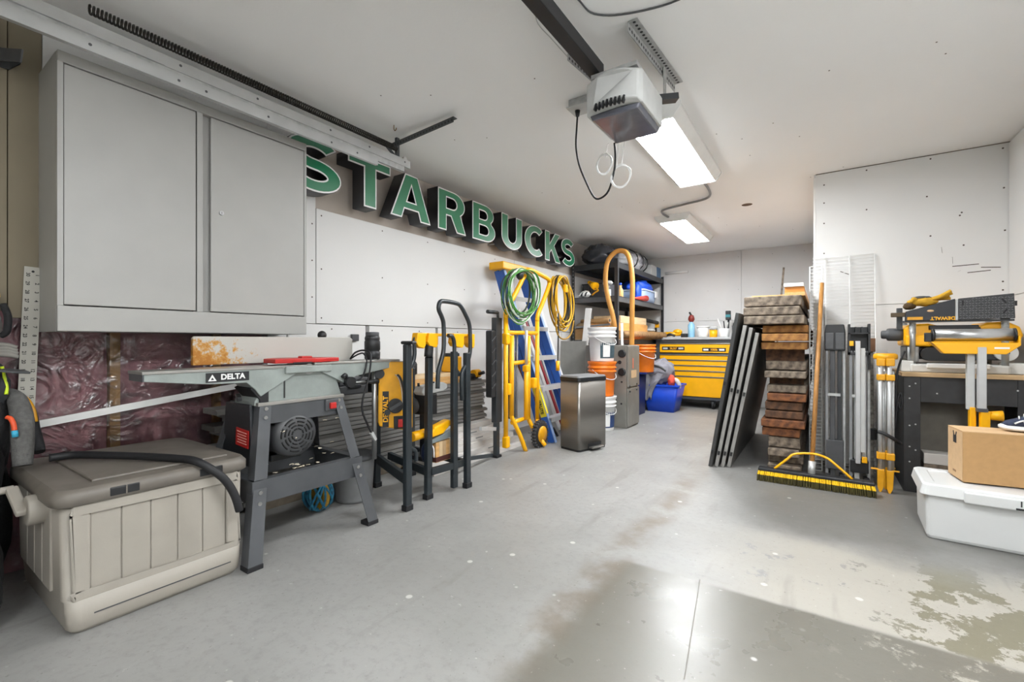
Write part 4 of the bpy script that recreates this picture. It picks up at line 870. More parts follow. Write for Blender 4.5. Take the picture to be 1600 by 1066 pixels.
MB().tube([(-2.20, 4.08, 1.30), (-2.20, 4.07, 1.0), (-2.20, 4.06, .78)], .007, n=8, sub=3).build('tail', BLK, cy_); MB().cyl((-2.20, 4.06, .80), (-2.20, 4.06, .70), .020, n=10).build('tail_plug', YEL, cy_)

# ------------------------------------------------------------ step ladder
t = thing('step_ladder', 'blue fibreglass step ladder with yellow top leaning on the wall', 'ladder', (-2.3, 4.0, 0))
BLL, BRR = Vector((-2.19, 3.93, 0)), Vector((-2.19, 4.46, 0)); TLL, TRR = Vector((-2.70, 3.78, 1.72)), Vector((-2.70, 4.22, 1.72))
for a, c in ((BLL, TLL), (BRR, TRR)):
    rl = MB().bar(a, c, .028, .085, up=(1, 0, 0)).build('front_rail', LADB, t, bev=.003)
    MB().bar(a+Vector((.042, 0, .005)), c+Vector((.042, 0, 0)), .034, .006, up=(1, 0, 0)).build('rail_edge', mat('ladder_edge', '#8fa9d6', .4), rl)
for a, c in ((BLL, TLL), (BRR, TRR)):
    MB().bar(a+Vector((-.10, -.01 if a is BLL else .01, 0)), c+Vector((-.06, 0, 0)), .022, .05, up=(1, 0, 0)).build('rear_rail', LADB, t, bev=.003)
for k in range(5):
    f = .14+.175*k; p, q = BLL.lerp(TLL, f), BRR.lerp(TRR, f); d = Vector((.035, .0, 0))
    MB().bar(p+d, q+d, .085, .012).build('step', ALU, t, bev=.002); MB().bar(p+d+Vector((.04, 0, -.018)), q+d+Vector((.04, 0, -.018)), .006, .042).build('step_front', ALU, t)
p = TLL.lerp(TRR, .5); MB().box(-2.80, -2.62, 3.70, 4.27, 1.725, 1.80).build('top_cap', YEL, t, bev=.01); MB().box(-2.622, -2.6195, 3.98, 4.16, 1.75, 1.775).build('cap_print', YELD, t)
for k in range(3): MB().bar((-2.24, 4.02+.06*k, .02), (-2.30, 4.02+.06*k, .10), .02, .02).build('foot_rib', BLK, t)
# label on the near rail
d = (TLL-BLL).normalized(); c = BLL+d*.42
MB().bar(BLL+d*.30+Vector((.0465, -.0, 0)), BLL+d*.62+Vector((.0465, 0, 0)), .030, .002, up=(1, 0, 0)).build('yellow_label', mat('label_yellow', '#e8d22a', .5), t)
nside = MB(); 
MB().bar(BLL+d*.26+Vector((0, -.0148, 0)), BLL+d*.60+Vector((0, -.0148, 0)), .002, .07, up=(1, 0, 0)).build('yellow_label', MATS['label_yellow'], t)
Mx = Matrix((( d.x, -d.z, 0), (0, 0, -1), (d.z, d.x, 0)))   # text baseline runs up the rail on its -Y side
Mx = Matrix(((-d.x, d.z, 0), (0, 0, -1), (-d.z, -d.x, 0)))
text('FEATHERLITE', .044, BLK, tuple(c+Vector((0, -.0162, 0))), Mx.to_euler(), t, bold=.0014)

# ------------------------------------------------------------ boards leaning on the wall beyond the ladder
tri = [((-2.42, 4.52), 1.36, .05, WPN, 'narrow white board leaning on the wall beside the ladder'), ((-2.42, 4.60), 1.32, .035, mat('red_board', '#9c3038', .5), 'thin dark red board leaning on the wall past the ladder'), ((-2.44, 4.70), 1.28, .05, LGR, 'pale grey strip leaning on the wall past the red board'), ((-2.42, 4.80), 1.10, .04, DGR, 'short dark grey strip leaning on the wall past the ladder'), ((-2.44, 4.94), 1.42, .12, WPN, 'wide white board leaning on the wall past the dark strip'), ((-2.46, 5.09), 1.15, .05, LGR, 'short pale board leaning on the wall past the wide white board')]
for (x, y), h, wd, m, lb in tri: tag(MB().bar((x, y, .006), (-2.84, y-.20, h), wd, .02, up=(1, 0, 0)).build('leaning_board', m, bev=.002), lb, 'board', 'boards leaning on the left wall')
tag(MB().bar((-2.44, 4.36, .01), (-2.838, 4.26, 1.02), .05, .02, up=(1, 0, 0)).build('leaning_board', mat('blue_board', '#1d3f9a', .5), bev=.002), 'blue strip leaning on the wall between the ladder rails', 'board', 'boards leaning on the left wall')
tag(MB().bar((-2.42, 4.24, .01), (-2.838, 4.12, 1.0), .035, .03, up=(1, 0, 0)).build('leaning_board', mat('brown_board', '#70401c', .6, var=.2), bev=.004), 'brown wooden stick leaning behind the ladder steps', 'board', 'boards leaning on the left wall')

# ------------------------------------------------------------ pedal bin
ang = -math.atan2(.11, .37)
t = thing('pedal_bin', 'tall brushed steel pedal bin with dark lid rim', 'bin', (-1.79, 3.70, 0), (0, 0, ang))
def rr2(x0, x1, y0, y1, r, z): return rrect(x0, x1, y0, y1, r, z, 6)
MB().loft([rr2(-.245, 0, 0, .385, .025, .02), rr2(-.245, 0, 0, .385, .025, .635)], True).build('body', BRUSH, t, local=True)
MB().loft([rr2(-.24, -.005, .005, .38, .022, 0), rr2(-.24, -.005, .005, .38, .022, .02)]).build('base', RUB, t, local=True)
MB().loft([rr2(-.249, .004, -.004, .389, .027, .635), rr2(-.249, .004, -.004, .389, .027, .668)]).build('lid_rim', BLK, t, local=True)
MB().loft([rr2(-.245, .0, 0, .385, .026, .668), rr2(-.24, -.005, .005, .38, .024, .682)]).build('lid', GRY, t, local=True)
MB().box(0, .05, .13, .29, .022, .036).build('pedal', BRUSH, t, bev=.004, local=True); MB().box(-.002, .004, .12, .30, .015, .065).build('pedal_slot', BLK, t, local=True)

# ------------------------------------------------------------ buckets
def bucket(name, label, c, m, lm=None, r=.148, hh=.37, handle=True, lid=False, group=None):
    t = thing(name, label, 'bucket', c, group=group); x, y, z = c
    MB().lathe([(r*.86, 0), (r*.88, .01), (r*.98, hh*.72), (r*1.08, hh*.73), (r*1.08, hh*.76), (r, hh*.77), (r*1.0, hh*.83), (r*1.09, hh*.84), (r*1.09, hh*.87), (r*1.01, hh*.88), (r*1.02, hh*.95), (r*1.08, hh*.96), (r*1.08, hh)], (x, y, z), 36).build('pail', m, t)
    if lid: MB().lathe([(r*1.02, hh), (r*1.10, hh*1.0), (r*1.10, hh+.012), (r*1.0, hh+.012), (r*.98, hh+.004)], (x, y, z), 36).build('lid', m, t)
    if lm:
        b = MB(); vs = []; n = 16; a0, a1 = R(-75), R(20)
        for j in range(2):
            for i in range(n+1):
                a = a0+(a1-a0)*i/n; q = r*(.885+.065*j)*1.012+.001; vs.append((x+q*math.cos(a), y+q*math.sin(a), z+hh*(.10+.58*j)))
        b.add(vs, [(i, i+1, n+2+i, n+1+i) for i in range(n)], True); lb = b.build('paper_label', lm, t)
        b = MB(); vs = []; a0, a1 = R(-62), R(-28)
        for j in range(2):
            for i in range(n+1):
                a = a0+(a1-a0)*i/n; q = r*(.89+.045*j)*1.018+.002; vs.append((x+q*math.cos(a), y+q*math.sin(a), z+hh*(.14+.36*j)))
        b.add(vs, [(i, i+1, n+2+i, n+1+i) for i in range(n)], True); b.build('label_panel', WHT, lb)
    if handle:
        pts = [(x+r*1.06*math.cos(R(a))*1.0, y+r*1.06*math.sin(R(a)), z+hh*.80-.11*math.sin(R((a+110)))) for a in range(-110, 71, 15)]
        MB().tube(pts, .004, n=6).build('bail', WHT, t)
    return t
LBL = mat('label_teal', '#41545c', .6, var=.2, scale=40); LBB = mat('label_blue', '#27406e', .6, var=.2, scale=30)
bx, by = -2.055, 4.84
bucket('bucket', 'white bucket with dark blue label at the bottom of the bucket stack', (bx, by, 0), WHT, LBB, lid=True)
bucket('bucket', 'orange bucket between two white buckets', (bx, by, .386), ORG, lid=True)
bucket('bucket', 'white bucket with teal label on top of the bucket stack', (bx, by, .772), WHT, LBL, lid=True)
# ------------------------------------------------------------ furnace
FUR = mat('furnace_grey', '#8b8983', .45, metal=.45, var=.14, scale=5)
t = thing('furnace', 'old grey metal furnace cabinet with round pipe holes in its side', 'furnace', (-2.0, 5.2, 0))
MB().box(-2.34, -1.835, 5.02, 5.42, .0, .95).build('cabinet', FUR, t, bev=.004)
MB().box(-1.835, -1.815, 5.03, 5.41, .47, .945).build('upper_door', FUR, t, bev=.006); MB().box(-1.835, -1.818, 5.03, 5.41, .02, .455).build('lower_door', FUR, t, bev=.006)
for z in (.855, .645):
    b = MB().lathe([(.030, 5.0), (.044, 5.0), (.044, 5.021), (.030, 5.021)], (-1.885, 0, z), 22, 'y'); rg = b.build('pipe_collar', BLK, t); MB().cyl((-1.885, 5.022, z), (-1.885, 5.0185, z), .03, n=18).build('pipe_hole', RUB, rg)
for x, z, r_ in ((-1.915, .755, .022), (-1.955, .750, .014), (-1.89, .53, .011), (-1.895, .28, .011)): MB().cyl((x, 5.022, z), (x, 5.016, z), r_, n=14).build('knockout', RUB, t)
for y, z in ((5.07, .48), (5.31, .49), (5.08, .42), (5.31, .425)): MB().cyl((-1.83, y, z), (-1.808, y, z), .012, n=10).build('door_catch', BLK, t)
MB().box(-1.816, -1.813, 5.17, 5.195, .68, .80).build('warning_sticker', mat('sticker_orange', '#d06a4a', .6), t)
MB().box(-1.8145, -1.8135, 5.12, 5.30, .57, .66).build('rating_plate', CARDL, t)

# ------------------------------------------------------------ shelving unit
SHM = mat('shelf_black', '#2b2c2e', .45, var=.2, scale=10)
sx0, sx1, sy0, sy1 = -2.83, -2.17, 5.62, 7.70
t = thing('shelving_unit', 'tall black metal shelving unit in the corner', 'shelving', (-2.5, 6.66, 0))
for x in (sx0, sx1):
    for y in (sy0, sy1):
        ex = 1 if x == sx0 else -1; ey = 1 if y == sy0 else -1; b = MB()
        b.box(min(x, x+.045*ex), max(x, x+.045*ex), min(y, y+.004*ey), max(y, y+.004*ey), 0, 2.07); b.box(min(x, x+.004*ex), max(x, x+.004*ex), min(y, y+.045*ey), max(y, y+.045*ey), 0, 2.07)
        po = b.build('post', SHM, t)
        if y == sy0:
            h = MB()
            for k in range(40): h.cyl((x+.024*ex, y-.001, .1+k*.05), (x+.024*ex, y+.001, .1+k*.05), .006, n=6)
            h.build('slots', LGR if x == sx0 else BLK, po, kind='stuff')
SZ = [.42, 1.02, 1.58, 2.02]
for z in SZ:
    b = MB(); b.box(sx0+.01, sx1-.01, sy0+.005, sy0+.03, z-.065, z-.004); b.box(sx0+.01, sx1-.01, sy1-.03, sy1-.005, z-.065, z-.004); b.box(sx1-.03, sx1-.004, sy0+.01, sy1-.01, z-.065, z-.004); b.box(sx0+.004, sx0+.03, sy0+.01, sy1-.01, z-.065, z-.004)
    b.build('beam', mat('beam_grey', '#4a4a4b', .45, var=.2, scale=8) if z < 2 else SHM, t); MB().box(sx0+.006, sx1-.006, sy0+.008, sy1-.008, z-.004, z+.008).build('shelf_board', SHM if z != 1.02 else PLY, t)
S4, S3, S2, S1 = (z+.0085 for z in SZ[::-1])
BAGM = mat('black_bag', '#34353a', .24, var=.3, scale=8, bump=.35, bscale=14)
BAGG = mat('grey_wrap', '#55555a', .25, col2='#b4b4b6', scale=7, bump=.4, bscale=12)
t = thing('rubbish_bag', 'full black rubbish bag on top of the shelving near the sign', 'bag', (-2.52, 5.85, S4)); MB().blob((-2.52, 5.85, S4+.14), (.23, .21, .15), .18, 2.2, 4, flat=S4, fold=.10, nu=40, nv=22).build('sack', BAGM, t); MB().blob((-2.30, 5.72, S4+.12), (.06, .035, .03), .3, 4, 2).build('knot', BAGM, t)
t = thing('wrapped_bundle', 'grey plastic wrapped bundle tied with dark straps on the shelving top', 'bundle', (-2.38, 6.6, S4)); MB().blob((-2.38, 6.60, S4+.15), (.20, .48, .155), .14, 3.2, 7, flat=S4, fold=.10, nu=44, nv=26).build('wrap', BAGG, t)
for y in (6.42, 6.66, 6.88): MB().tube([(-2.38+.215*math.cos(a)*(1-.25*abs(y-6.6)), y, S4+.15+.165*math.sin(a)*(1-.25*abs(y-6.6))) for a in [R(-50+i*23) for i in range(12)]], .010, n=6).build('strap', BLK, t)
t = thing('rubbish_bag', 'smaller black bag behind the grey wrapped bundle on the shelving top', 'bag', (-2.66, 6.2, S4)); MB().blob((-2.71, 6.35, S4+.15), (.10, .20, .17), .18, 2.4, 14, flat=S4, fold=.10).build('sack', BAGM, t)
t = thing('shelf_box', 'pale carton with blue end on the shelving top by the back wall', 'box', (-2.30, 7.25, S4)); MB().box(-2.40, -2.20, 7.12, 7.62, S4, S4+.17).build('carton', LGR, t, bev=.003); MB().box(-2.401, -2.199, 7.40, 7.621, S4+.002, S4+.1705).build('blue_end', mat('dusty_blue', '#4f6f8f', .6), t)
# third level
t = thing('work_light', 'yellow work light standing at the end of the upper shelf', 'work light', (-2.62, 5.78, S3)); MB().cyl((-2.62, 5.78, S3+.20), (-2.52, 5.72, S3+.15), .03, .055, n=18).build('lamp_head', YEL, t); MB().cyl((-2.63, 5.785, S3+.21), (-2.66, 5.80, S3+.225), .03, .02, n=14).build('rear_cap', YEL, t); MB().bar((-2.63, 5.79, S3), (-2.62, 5.78, S3+.19), .02, .02).build('stalk', BLK, t); MB().box(-2.69, -2.57, 5.74, 5.84, S3, S3+.015).build('foot', BLK, t); MB().tube([(-2.52, 5.70, S3+.12), (-2.47, 5.69, S3+.09), (-2.52, 5.69, S3+.06), (-2.56, 5.70, S3+.03)], .012, n=6, sub=4).build('cord', YELD, t)
t = thing('work_glove', 'black and white work glove on the upper shelf by the work light', 'glove', (-2.7, 5.70, S3)); MB().blob((-2.66, 5.70, S3+.05), (.07, .05, .05), .15, 3, 3, flat=S3).build('palm', WHT, t)
for k in range(4): MB().tube([(-2.68+.02*k, 5.67, S3+.07), (-2.71+.025*k, 5.66, S3+.055), (-2.73+.03*k, 5.65, S3+.02)], .012, n=6, sub=3).build('finger', BLK if k % 2 else WHT, t)
t = thing('spray_gun', 'grey spray gun with white cup on the upper shelf', 'spray gun', (-2.35, 5.75, S3)); MB().cyl((-2.35, 5.75, S3), (-2.35, 5.75, S3+.10), .035, .03, n=16).build('cup', WHT, t); MB().cyl((-2.35, 5.75, S3+.10), (-2.35, 5.75, S3+.16), .02, n=12).build('neck', GRY, t); MB().blob((-2.36, 5.75, S3+.185), (.07, .04, .035), .1, 3, 5).build('head', LGR, t); MB().bar((-2.40, 5.75, S3+.18), (-2.43, 5.75, S3+.08), .025, .03).build('grip', DGR, t)
t = thing('paint_bottle', 'small tan bottle behind the front shelf post', 'bottle', (-2.26, 5.95, S3)); MB().lathe([(.035, 0), (.04, .01), (.04, .10), (.018, .14), (.018, .17)], (-2.26, 5.95, S3), 18).build('body', PINE, t); MB().cyl((-2.26, 5.95, S3+.17), (-2.26, 5.95, S3+.20), .022, n=12).build('cap', BLU, t)
t = thing('dark_crate', 'dark plastic crate on the upper shelf behind the spray gun', 'crate', (-2.6, 6.1, S3)); MB().loft([rrect(-2.78, -2.42, 5.92, 6.3, .02, S3), rrect(-2.80, -2.40, 5.90, 6.32, .02, S3+.20)]).build('bin', DGR, t); MB().box(-2.81, -2.39, 5.89, 6.33, S3+.20, S3+.215).build('rim', BLK, t, bev=.004)
t = thing('blue_tote', 'pale blue plastic tote filled with blue tarp on the upper shelf', 'tote', (-2.35, 6.95, S3)); MB().loft([rrect(-2.56, -2.20, 6.72, 7.28, .03, S3), rrect(-2.60, -2.175, 6.68, 7.34, .035, S3+.17)], True).build('tub', mat('pale_blue', '#a9bddb', .45), t); MB().loft([rrect(-2.615, -2.165, 6.665, 7.355, .04, S3+.17), rrect(-2.615, -2.165, 6.665, 7.355, .04, S3+.19)]).build('rim', mat('pale_blue_rim', '#c9d6ea', .45), t); MB().box(-2.168, -2.15, 7.18, 7.28, S3+.09, S3+.19).build('clip', WHT, t, bev=.006)
t = thing('blue_tarp', 'crumpled bright blue tarp heaped in the pale blue tote', 'tarp', (-2.38, 6.98, S3+.19)); MB().blob((-2.38, 6.98, S3+.225), (.20, .32, .13), .2, 3, 9, flat=S3+.192, fold=.12, nu=40, nv=20).build('sheet', mat('tarp_blue', '#1c50c8', .45, bump=.5, bscale=16), t); MB().blob((-2.24, 6.60, S3+.14), (.05, .07, .13), .2, 3, 19, flat=S3, fold=.1).build('hanging_corner', MATS['tarp_blue'], t)
t = thing('traffic_cone', 'small red cone lying before the pale blue tote', 'cone', (-2.19, 6.6, S3)); MB().cyl((-2.185, 6.25, S3+.015), (-2.16, 6.72, S3+.045), .010, .042, n=18).build('cone', mat('cone_red', '#d2453a', .5), t); MB().cyl((-2.16, 6.72, S3+.045), (-2.16, 6.735, S3+.046), .044, n=18).build('base', MATS['cone_red'], t)
# second level: timber slabs, boxes
t = thing('live_edge_slab', 'thick live edge wooden slab at the bottom of the shelf pile', 'slab', (-2.33, 6.7, S2)); MB().prism([(-2.60, 5.70), (-2.17, 5.72), (-2.10, 6.2), (-2.12, 6.8), (-2.04, 7.2), (-2.12, 7.5), (-2.60, 7.5)], 'z', S2, S2+.11).build('plank', mat('slab_wood', '#b98d55', .65, var=.25, scale=6, stretch=(5, .7, 5)), t, bev=.006); MB().tube([(-2.165, 5.74, S2+.055), (-2.10, 6.2, S2+.055), (-2.12, 6.8, S2+.055), (-2.04, 7.2, S2+.055), (-2.12, 7.48, S2+.055)], .052, n=8, sub=5).build('bark_edge', mat('bark', '#8a6a45', .85, var=.35, scale=25, bump=.5), t)
t = thing('wooden_slab', 'pale wooden slab lying on the live edge slab', 'slab', (-2.4, 6.4, S2+.071)); MB().prism([(-2.60, 5.75), (-2.20, 5.74), (-2.17, 6.3), (-2.19, 6.9), (-2.60, 6.95)], 'z', S2+.111, S2+.21).build('plank', mat('slab_orange', '#d49a55', .6, var=.2, scale=6, stretch=(5, .7, 5)), t, bev=.006)
t = thing('wooden_slab', 'whitewashed board on top of the wooden slabs', 'slab', (-2.4, 6.5, S2+.151)); MB().box(-2.58, -2.19, 5.78, 6.85, S2+.211, S2+.31).build('plank', mat('slab_pale', '#cfb48d', .65, var=.15, scale=6, stretch=(5, .7, 5)), t, bev=.006)
t = thing('wrapped_tool', 'white wrapped parts lying on the live edge slab end', 'parts', (-2.2, 7.1, S2+.072)); MB().blob((-2.22, 7.15, S2+.14), (.06, .12, .03), .25, 4, 21, flat=S2+.111).build('pack', LGR, t)
t = thing('cordless_tool', 'black tool with yellow battery at the far end of the middle shelf', 'power tool', (-2.25, 7.45, S2)); MB().cyl((-2.30, 7.15, S2+.30), (-2.22, 7.50, S2+.27), .03, n=12).build('body', BLK, t); MB().box(-2.26, -2.20, 7.50, 7.56, S2+.19, S2+.27).build('battery', YEL, t, bev=.006); MB().bar((-2.25, 7.52, S2), (-2.25, 7.52, S2+.2), .03, .03).build('grip', BLK, t)
for i, (x0, x1, y0, y1, h, m, lb) in enumerate(((-2.80, -2.62, 5.66, 5.95, .14, CARD, 'low brown carton at the wall end of the middle shelf'), (-2.60, -2.45, 5.66, 5.74, .13, CARDL, 'small brown carton on the middle shelf front corner'), (-2.44, -2.22, 5.64, 5.70, .09, CARD, 'flat brown carton beside the front shelf post'))):
    t = thing('carton', lb, 'box', ((x0+x1)/2, (y0+y1)/2, S2)); MB().box(x0, x1, y0, y1, S2, S2+h).build('box', m, t, bev=.002); MB().box(x0, x1, (y0+y1)/2-.015, (y0+y1)/2+.015, S2+h, S2+h+.001).build('tape', CARDL, t)
t = thing('paper_roll', 'rolled brown paper lying across the middle shelf', 'paper roll', (-2.6, 5.68, S2+.2)); MB().cyl((-2.76, 5.80, S2+.235), (-2.32, 5.72, S2+.245), .035, n=14).build('roll', CARD, t); MB().cyl((-2.322, 5.7203, S2+.245), (-2.318, 5.7196, S2+.245), .02, n=12).build('core', DGR, t)
t = thing('rag_heap', 'heap of beige rags on the middle shelf', 'rags', (-2.6, 5.78, S2+.14)); MB().blob((-2.70, 5.76, S2+.175), (.11, .09, .05), .3, 3, 31, flat=S2+.141, fold=.15).build('cloth', mat('rag_beige', '#a58c6c', .9, var=.25, scale=12), t)
t = thing('bracket_bar', 'grey metal bar lying across the middle shelf', 'bar', (-2.5, 5.66, S2+.19)); MB().bar((-2.78, 5.63, S2+.155), (-2.28, 5.635, S2+.19), .02, .025).build('bar', GRY, t)

# vacuum hose over the shelf post, pipe, post, panel, rear bucket
HOS = mat('tan_hose', '#c4883a', .5, var=.1, scale=6)
tag(MB().tube([(-2.15, 5.47, 1.17), (-2.18, 5.47, 1.33), (-2.23, 5.47, 1.51), (-2.275, 5.47, 1.76), (-2.25, 5.47, 2.0), (-2.165, 5.49, 2.115), (-2.08, 5.50, 2.135), (-2.0, 5.49, 2.09), (-1.945, 5.47, 1.95), (-1.92, 5.46, 1.73), (-1.92, 5.45, 1.42), (-1.92, 5.44, .98), (-1.93, 5.44, .30), (-1.95, 5.44, .03)], .030, n=14, sub=6).build('vacuum_hose', HOS), 'thick tan hose bent in an arch over the shelf post', 'hose')
tag(MB().cyl((-2.02, 5.42, 0), (-2.04, 5.42, 1.22), .016, n=14).build('plastic_pipe', WPN), 'thin white plastic pipe standing behind the furnace', 'pipe')
tag(MB().bar((-2.60, 5.32, 0), (-2.52, 5.50, 1.43), .085, .02, up=(0, 1, 0)).build('white_batten', WPN, bev=.002), 'white batten standing upright before the black shelving', 'batten')
tag(MB().obox((-2.63, 5.25, .50), (.36, .012, 1.0), (R(-3), 0, 0)).build('grey_board', mat('panel_grey', '#8f8e89', .5, var=.06), bev=.002), 'grey sheet board standing behind the bucket stack', 'panel')
bucket('bucket', 'orange bucket behind the furnace and beside the tool chest', (-2.01, 6.15, .58), ORG, r=.155)
t = thing('shaded_bin_block', 'added dark blue block under the orange bucket, toned like the shaded bin side', 'crate', (-2.05, 6.15, 0)); DBL = mat('bin_blue_shaded', '#16296b', .45)  # added block; its dark blue stands in for the blue bin's shaded side
MB().loft([rrect(-2.155, -2.03, 6.0, 6.30, .02, 0), rrect(-2.16, -2.02, 5.98, 6.32, .02, .555)], True).build('shell', DBL, t); MB().box(-2.163, -1.92, 5.98, 6.32, .555, .579).build('lid', DBL, t, bev=.004)
tag(MB().cyl((-2.16, 7.766, 2.135), (-1.80, 7.766, 2.135), .022, n=12).build('white_rod', WPN), 'short white rod fixed to the back wall beside the shelving', 'rod')

# ------------------------------------------------------------ blue bin with clothes
t = thing('recycling_bin', 'bright blue open plastic bin before the yellow tool chest', 'bin', (-1.88, 6.68, 0))
def tubshell(r0, r1, th, z0, z1):
    b = MB(); o0, o1 = rrect(*r0, .03, z0), rrect(*r1, .03, z1); i1 = rrect(r1[0]+th, r1[1]-th, r1[2]+th, r1[3]-th, .025, z1); i0 = rrect(r0[0]+th, r0[1]-th, r0[2]+th, r0[3]-th, .025, z0+th)
    return b.loft([o0, o1, i1, i0], True)
tubshell((-2.07, -1.70, 6.50, 6.86), (-2.14, -1.63, 6.46, 6.90), .008, 0, .38).build('tub', BLU, t); b = MB(); b.loft([rrect(-2.155, -1.615, 6.445, 6.915, .035, .36), rrect(-2.155, -1.615, 6.445, 6.915, .035, .385), rrect(-2.132, -1.638, 6.468, 6.892, .03, .385), rrect(-2.132, -1.638, 6.468, 6.892, .03, .36)], caps=False).build('rim', BLU, t)
CLO = mat('grey_jacket', '#84838a', .9, var=.15, scale=10, bump=.2)
t = thing('grey_jacket', 'crumpled grey jacket hanging over the edge of the blue bin', 'jacket', (-1.93, 6.6, .3)); MB().blob((-1.93, 6.62, .56), (.20, .17, .17), .25, 2.6, 41, fold=.15, nu=40, nv=22).build('bundle', CLO, t)
b = MB(); vs = []
for j in range(15):
    v = j/14
    for i in range(11):
        u = i/10; wd = .16*(1-v*.75); x = -1.98-.05*v+(u-.5)*2*wd+.02*math.sin(6*v); z = .60-.42*v+.03*math.sin(u*7+v*3); y = 6.43-.005*math.sin(u*9+v*2)+(.05*(1-v)**2 if v < .4 else 0)-.012*math.sin(u*12)
        vs.append((x, y, z))
b.add(vs, [(j*11+i, j*11+i+1, (j+1)*11+i+1, (j+1)*11+i) for j in range(14) for i in range(10)], True); o = b.build('sleeve', CLO, t); md = o.modifiers.new('s', 'SOLIDIFY'); md.thickness = .012
MB().tube([(-2.10, 6.47, .62), (-2.0, 6.45, .665), (-1.88, 6.46, .64), (-1.80, 6.48, .58)], .014, n=6, sub=5).build('dark_hem', DGR, t)
t = thing('red_cloth', 'small red cloth tucked beside the grey jacket in the blue bin', 'cloth', (-1.74, 6.55, .38)); MB().blob((-1.735, 6.53, .44), (.045, .05, .085), .25, 3, 43, fold=.1).build('fold', mat('coral_red', '#d9533f', .85), t)
t = thing('white_cloth', 'pale cloth hanging over the bin edge by the tool chest', 'cloth', (-1.64, 6.6, .3)); MB().tube([(-1.75, 6.58, .44), (-1.68, 6.56, .45), (-1.64, 6.55, .40), (-1.625, 6.55, .34)], [.03, .035, .03, .015], n=8, sub=4).build('fold', mat('pale_cloth2', '#b9b8b6', .9), t)
t = thing('dark_clothes', 'dark patterned clothes heaped at the furnace side of the blue bin', 'clothes', (-2.1, 6.6, .35)); MB().blob((-2.07, 6.72, .46), (.08, .14, .12), .3, 3, 45, fold=.15).build('heap', mat('dark_cloth', '#26262c', .9, col2='#9a98a0', scale=16), t)

# ------------------------------------------------------------ tool chest
TCG = mat('chest_charcoal', '#414347', .4, var=.08, scale=6, spec=.6)
cx0, cx1, cy0, cy1 = -2.13, -.84, 7.13, 7.64
t = thing('tool_chest', 'yellow and charcoal rolling tool chest against the back wall', 'tool chest', (-1.5, 7.4, 0))
MB().box(cx0, cx1, cy0+.02, cy1, .13, 1.02).build('cabinet', TCG, t, bev=.006)
MB().box(cx0-.03, cx1+.02, cy0-.02, cy1+.02, 1.02, 1.055).build('worktop', mat('chest_top', '#a5a6a6', .5), t, bev=.008)
b = MB(); b.box(cx0, cx0+.055, cy0, cy0+.02, .13, 1.02); b.box(cx1-.055, cx1, cy0, cy0+.02, .13, 1.02); b.box(cx0+.055, cx1-.055, cy0, cy0+.02, .13, .165); b.box(cx0+.055, cx1-.055, cy0, cy0+.02, .985, 1.02); b.build('face_frame', TCG, t)
DZ = [(.825, .955), (.715, .785), (.635, .705), (.555, .625), (.475, .545), (.175, .462)]
for i, (z0, z1) in enumerate(DZ):
    d = MB().box(cx0+.06, cx1-.06, cy0-.006, cy0+.018, z0, z1).build('drawer', YEL, t, bev=.004)
    MB().box(cx0+.06, cx1-.06, cy0-.012, cy0+.004, z1-.004, z1+.016).build('drawer_pull', mat('pull_dark', '#77766f', .35, metal=.6), d, bev=.003)
    if i == 0:
        MB().box(-2.035, -1.70, cy0-.0075, cy0-.005, .86, .915).build('badge', BLK, d); text('26,267', .042, YEL, (-1.865, cy0-.008, .887), FY, d, bold=.001, sx=.9)
        for x in (-1.985, -1.755): MB().box(x-.035, x+.035, cy0-.0085, cy0-.007, .875, .90).build('badge_text_block', LGR, d)
        MB().box(-1.45, -1.13, cy0-.0075, cy0-.005, .845, .90).build('badge', BLK, d); text('100lb', .044, YEL, (-1.29, cy0-.008, .872), FY, d, bold=.001)
        for x in (-1.40, -1.185): MB().box(x-.035, x+.035, cy0-.0085, cy0-.007, .86, .885).build('badge_text_block', WHT, d)
for x in (-2.02, -1.31, -.92):
    cs = MB().lathe([(.02, -.022), (.06, -.02), (.066, -.012), (.066, .012), (.06, .02), (.02, .022)], (x, cy0+.06, .066), 22, 'x').build('caster', RUB, t); MB().cyl((x-.024, cy0+.06, .066), (x+.024, cy0+.06, .066), .03, n=14).build('caster_hub', GRY, cs); MB().box(x-.03, x+.03, cy0+.03, cy0+.09, .10, .132).build('caster_fork', BLKM, cs)
for x in (-2.02, -.92):
    cs = MB().lathe([(.02, -.022), (.06, -.02), (.066, 0), (.06, .02), (.02, .022)], (x, cy1-.07, .066), 18, 'x').build('caster', RUB, t)
ct = 1.0555
t = thing('cordless_drill', 'yellow and black cordless nailer lying on the tool chest', 'power tool', (-1.95, 7.35, ct)); MB().cyl((-2.06, 7.32, ct+.05), (-1.80, 7.36, ct+.06), .035, n=14).build('body', YEL, t); MB().blob((-1.86, 7.35, ct+.09), (.07, .05, .04), .1, 3, 2).build('head', YEL, t); MB().box(-1.80, -1.72, 7.30, 7.42, ct, ct+.06).build('battery', BLK, t, bev=.006); MB().tube([(-2.02, 7.28, ct+.02), (-1.95, 7.26, ct+.05), (-1.88, 7.28, ct+.02)], .018, n=8, sub=4).build('handle', BLK, t)
t = thing('gas_torch', 'pale blue gas canister with red torch head on the tool chest', 'torch', (-1.66, 7.38, ct)); MB().lathe([(.045, 0), (.05, .01), (.05, .19), (.03, .22), (.02, .24)], (-1.66, 7.38, ct), 20).build('canister', mat('canister_blue', '#8fc0dc', .35), t); MB().blob((-1.66, 7.38, ct+.29), (.045, .04, .06), .15, 3, 3).build('head', mat('dark_red', '#7e2a22', .5), t); MB().cyl((-1.66, 7.38, ct+.34), (-1.69, 7.38, ct+.39), .014, n=10).build('nozzle', BLK, t)
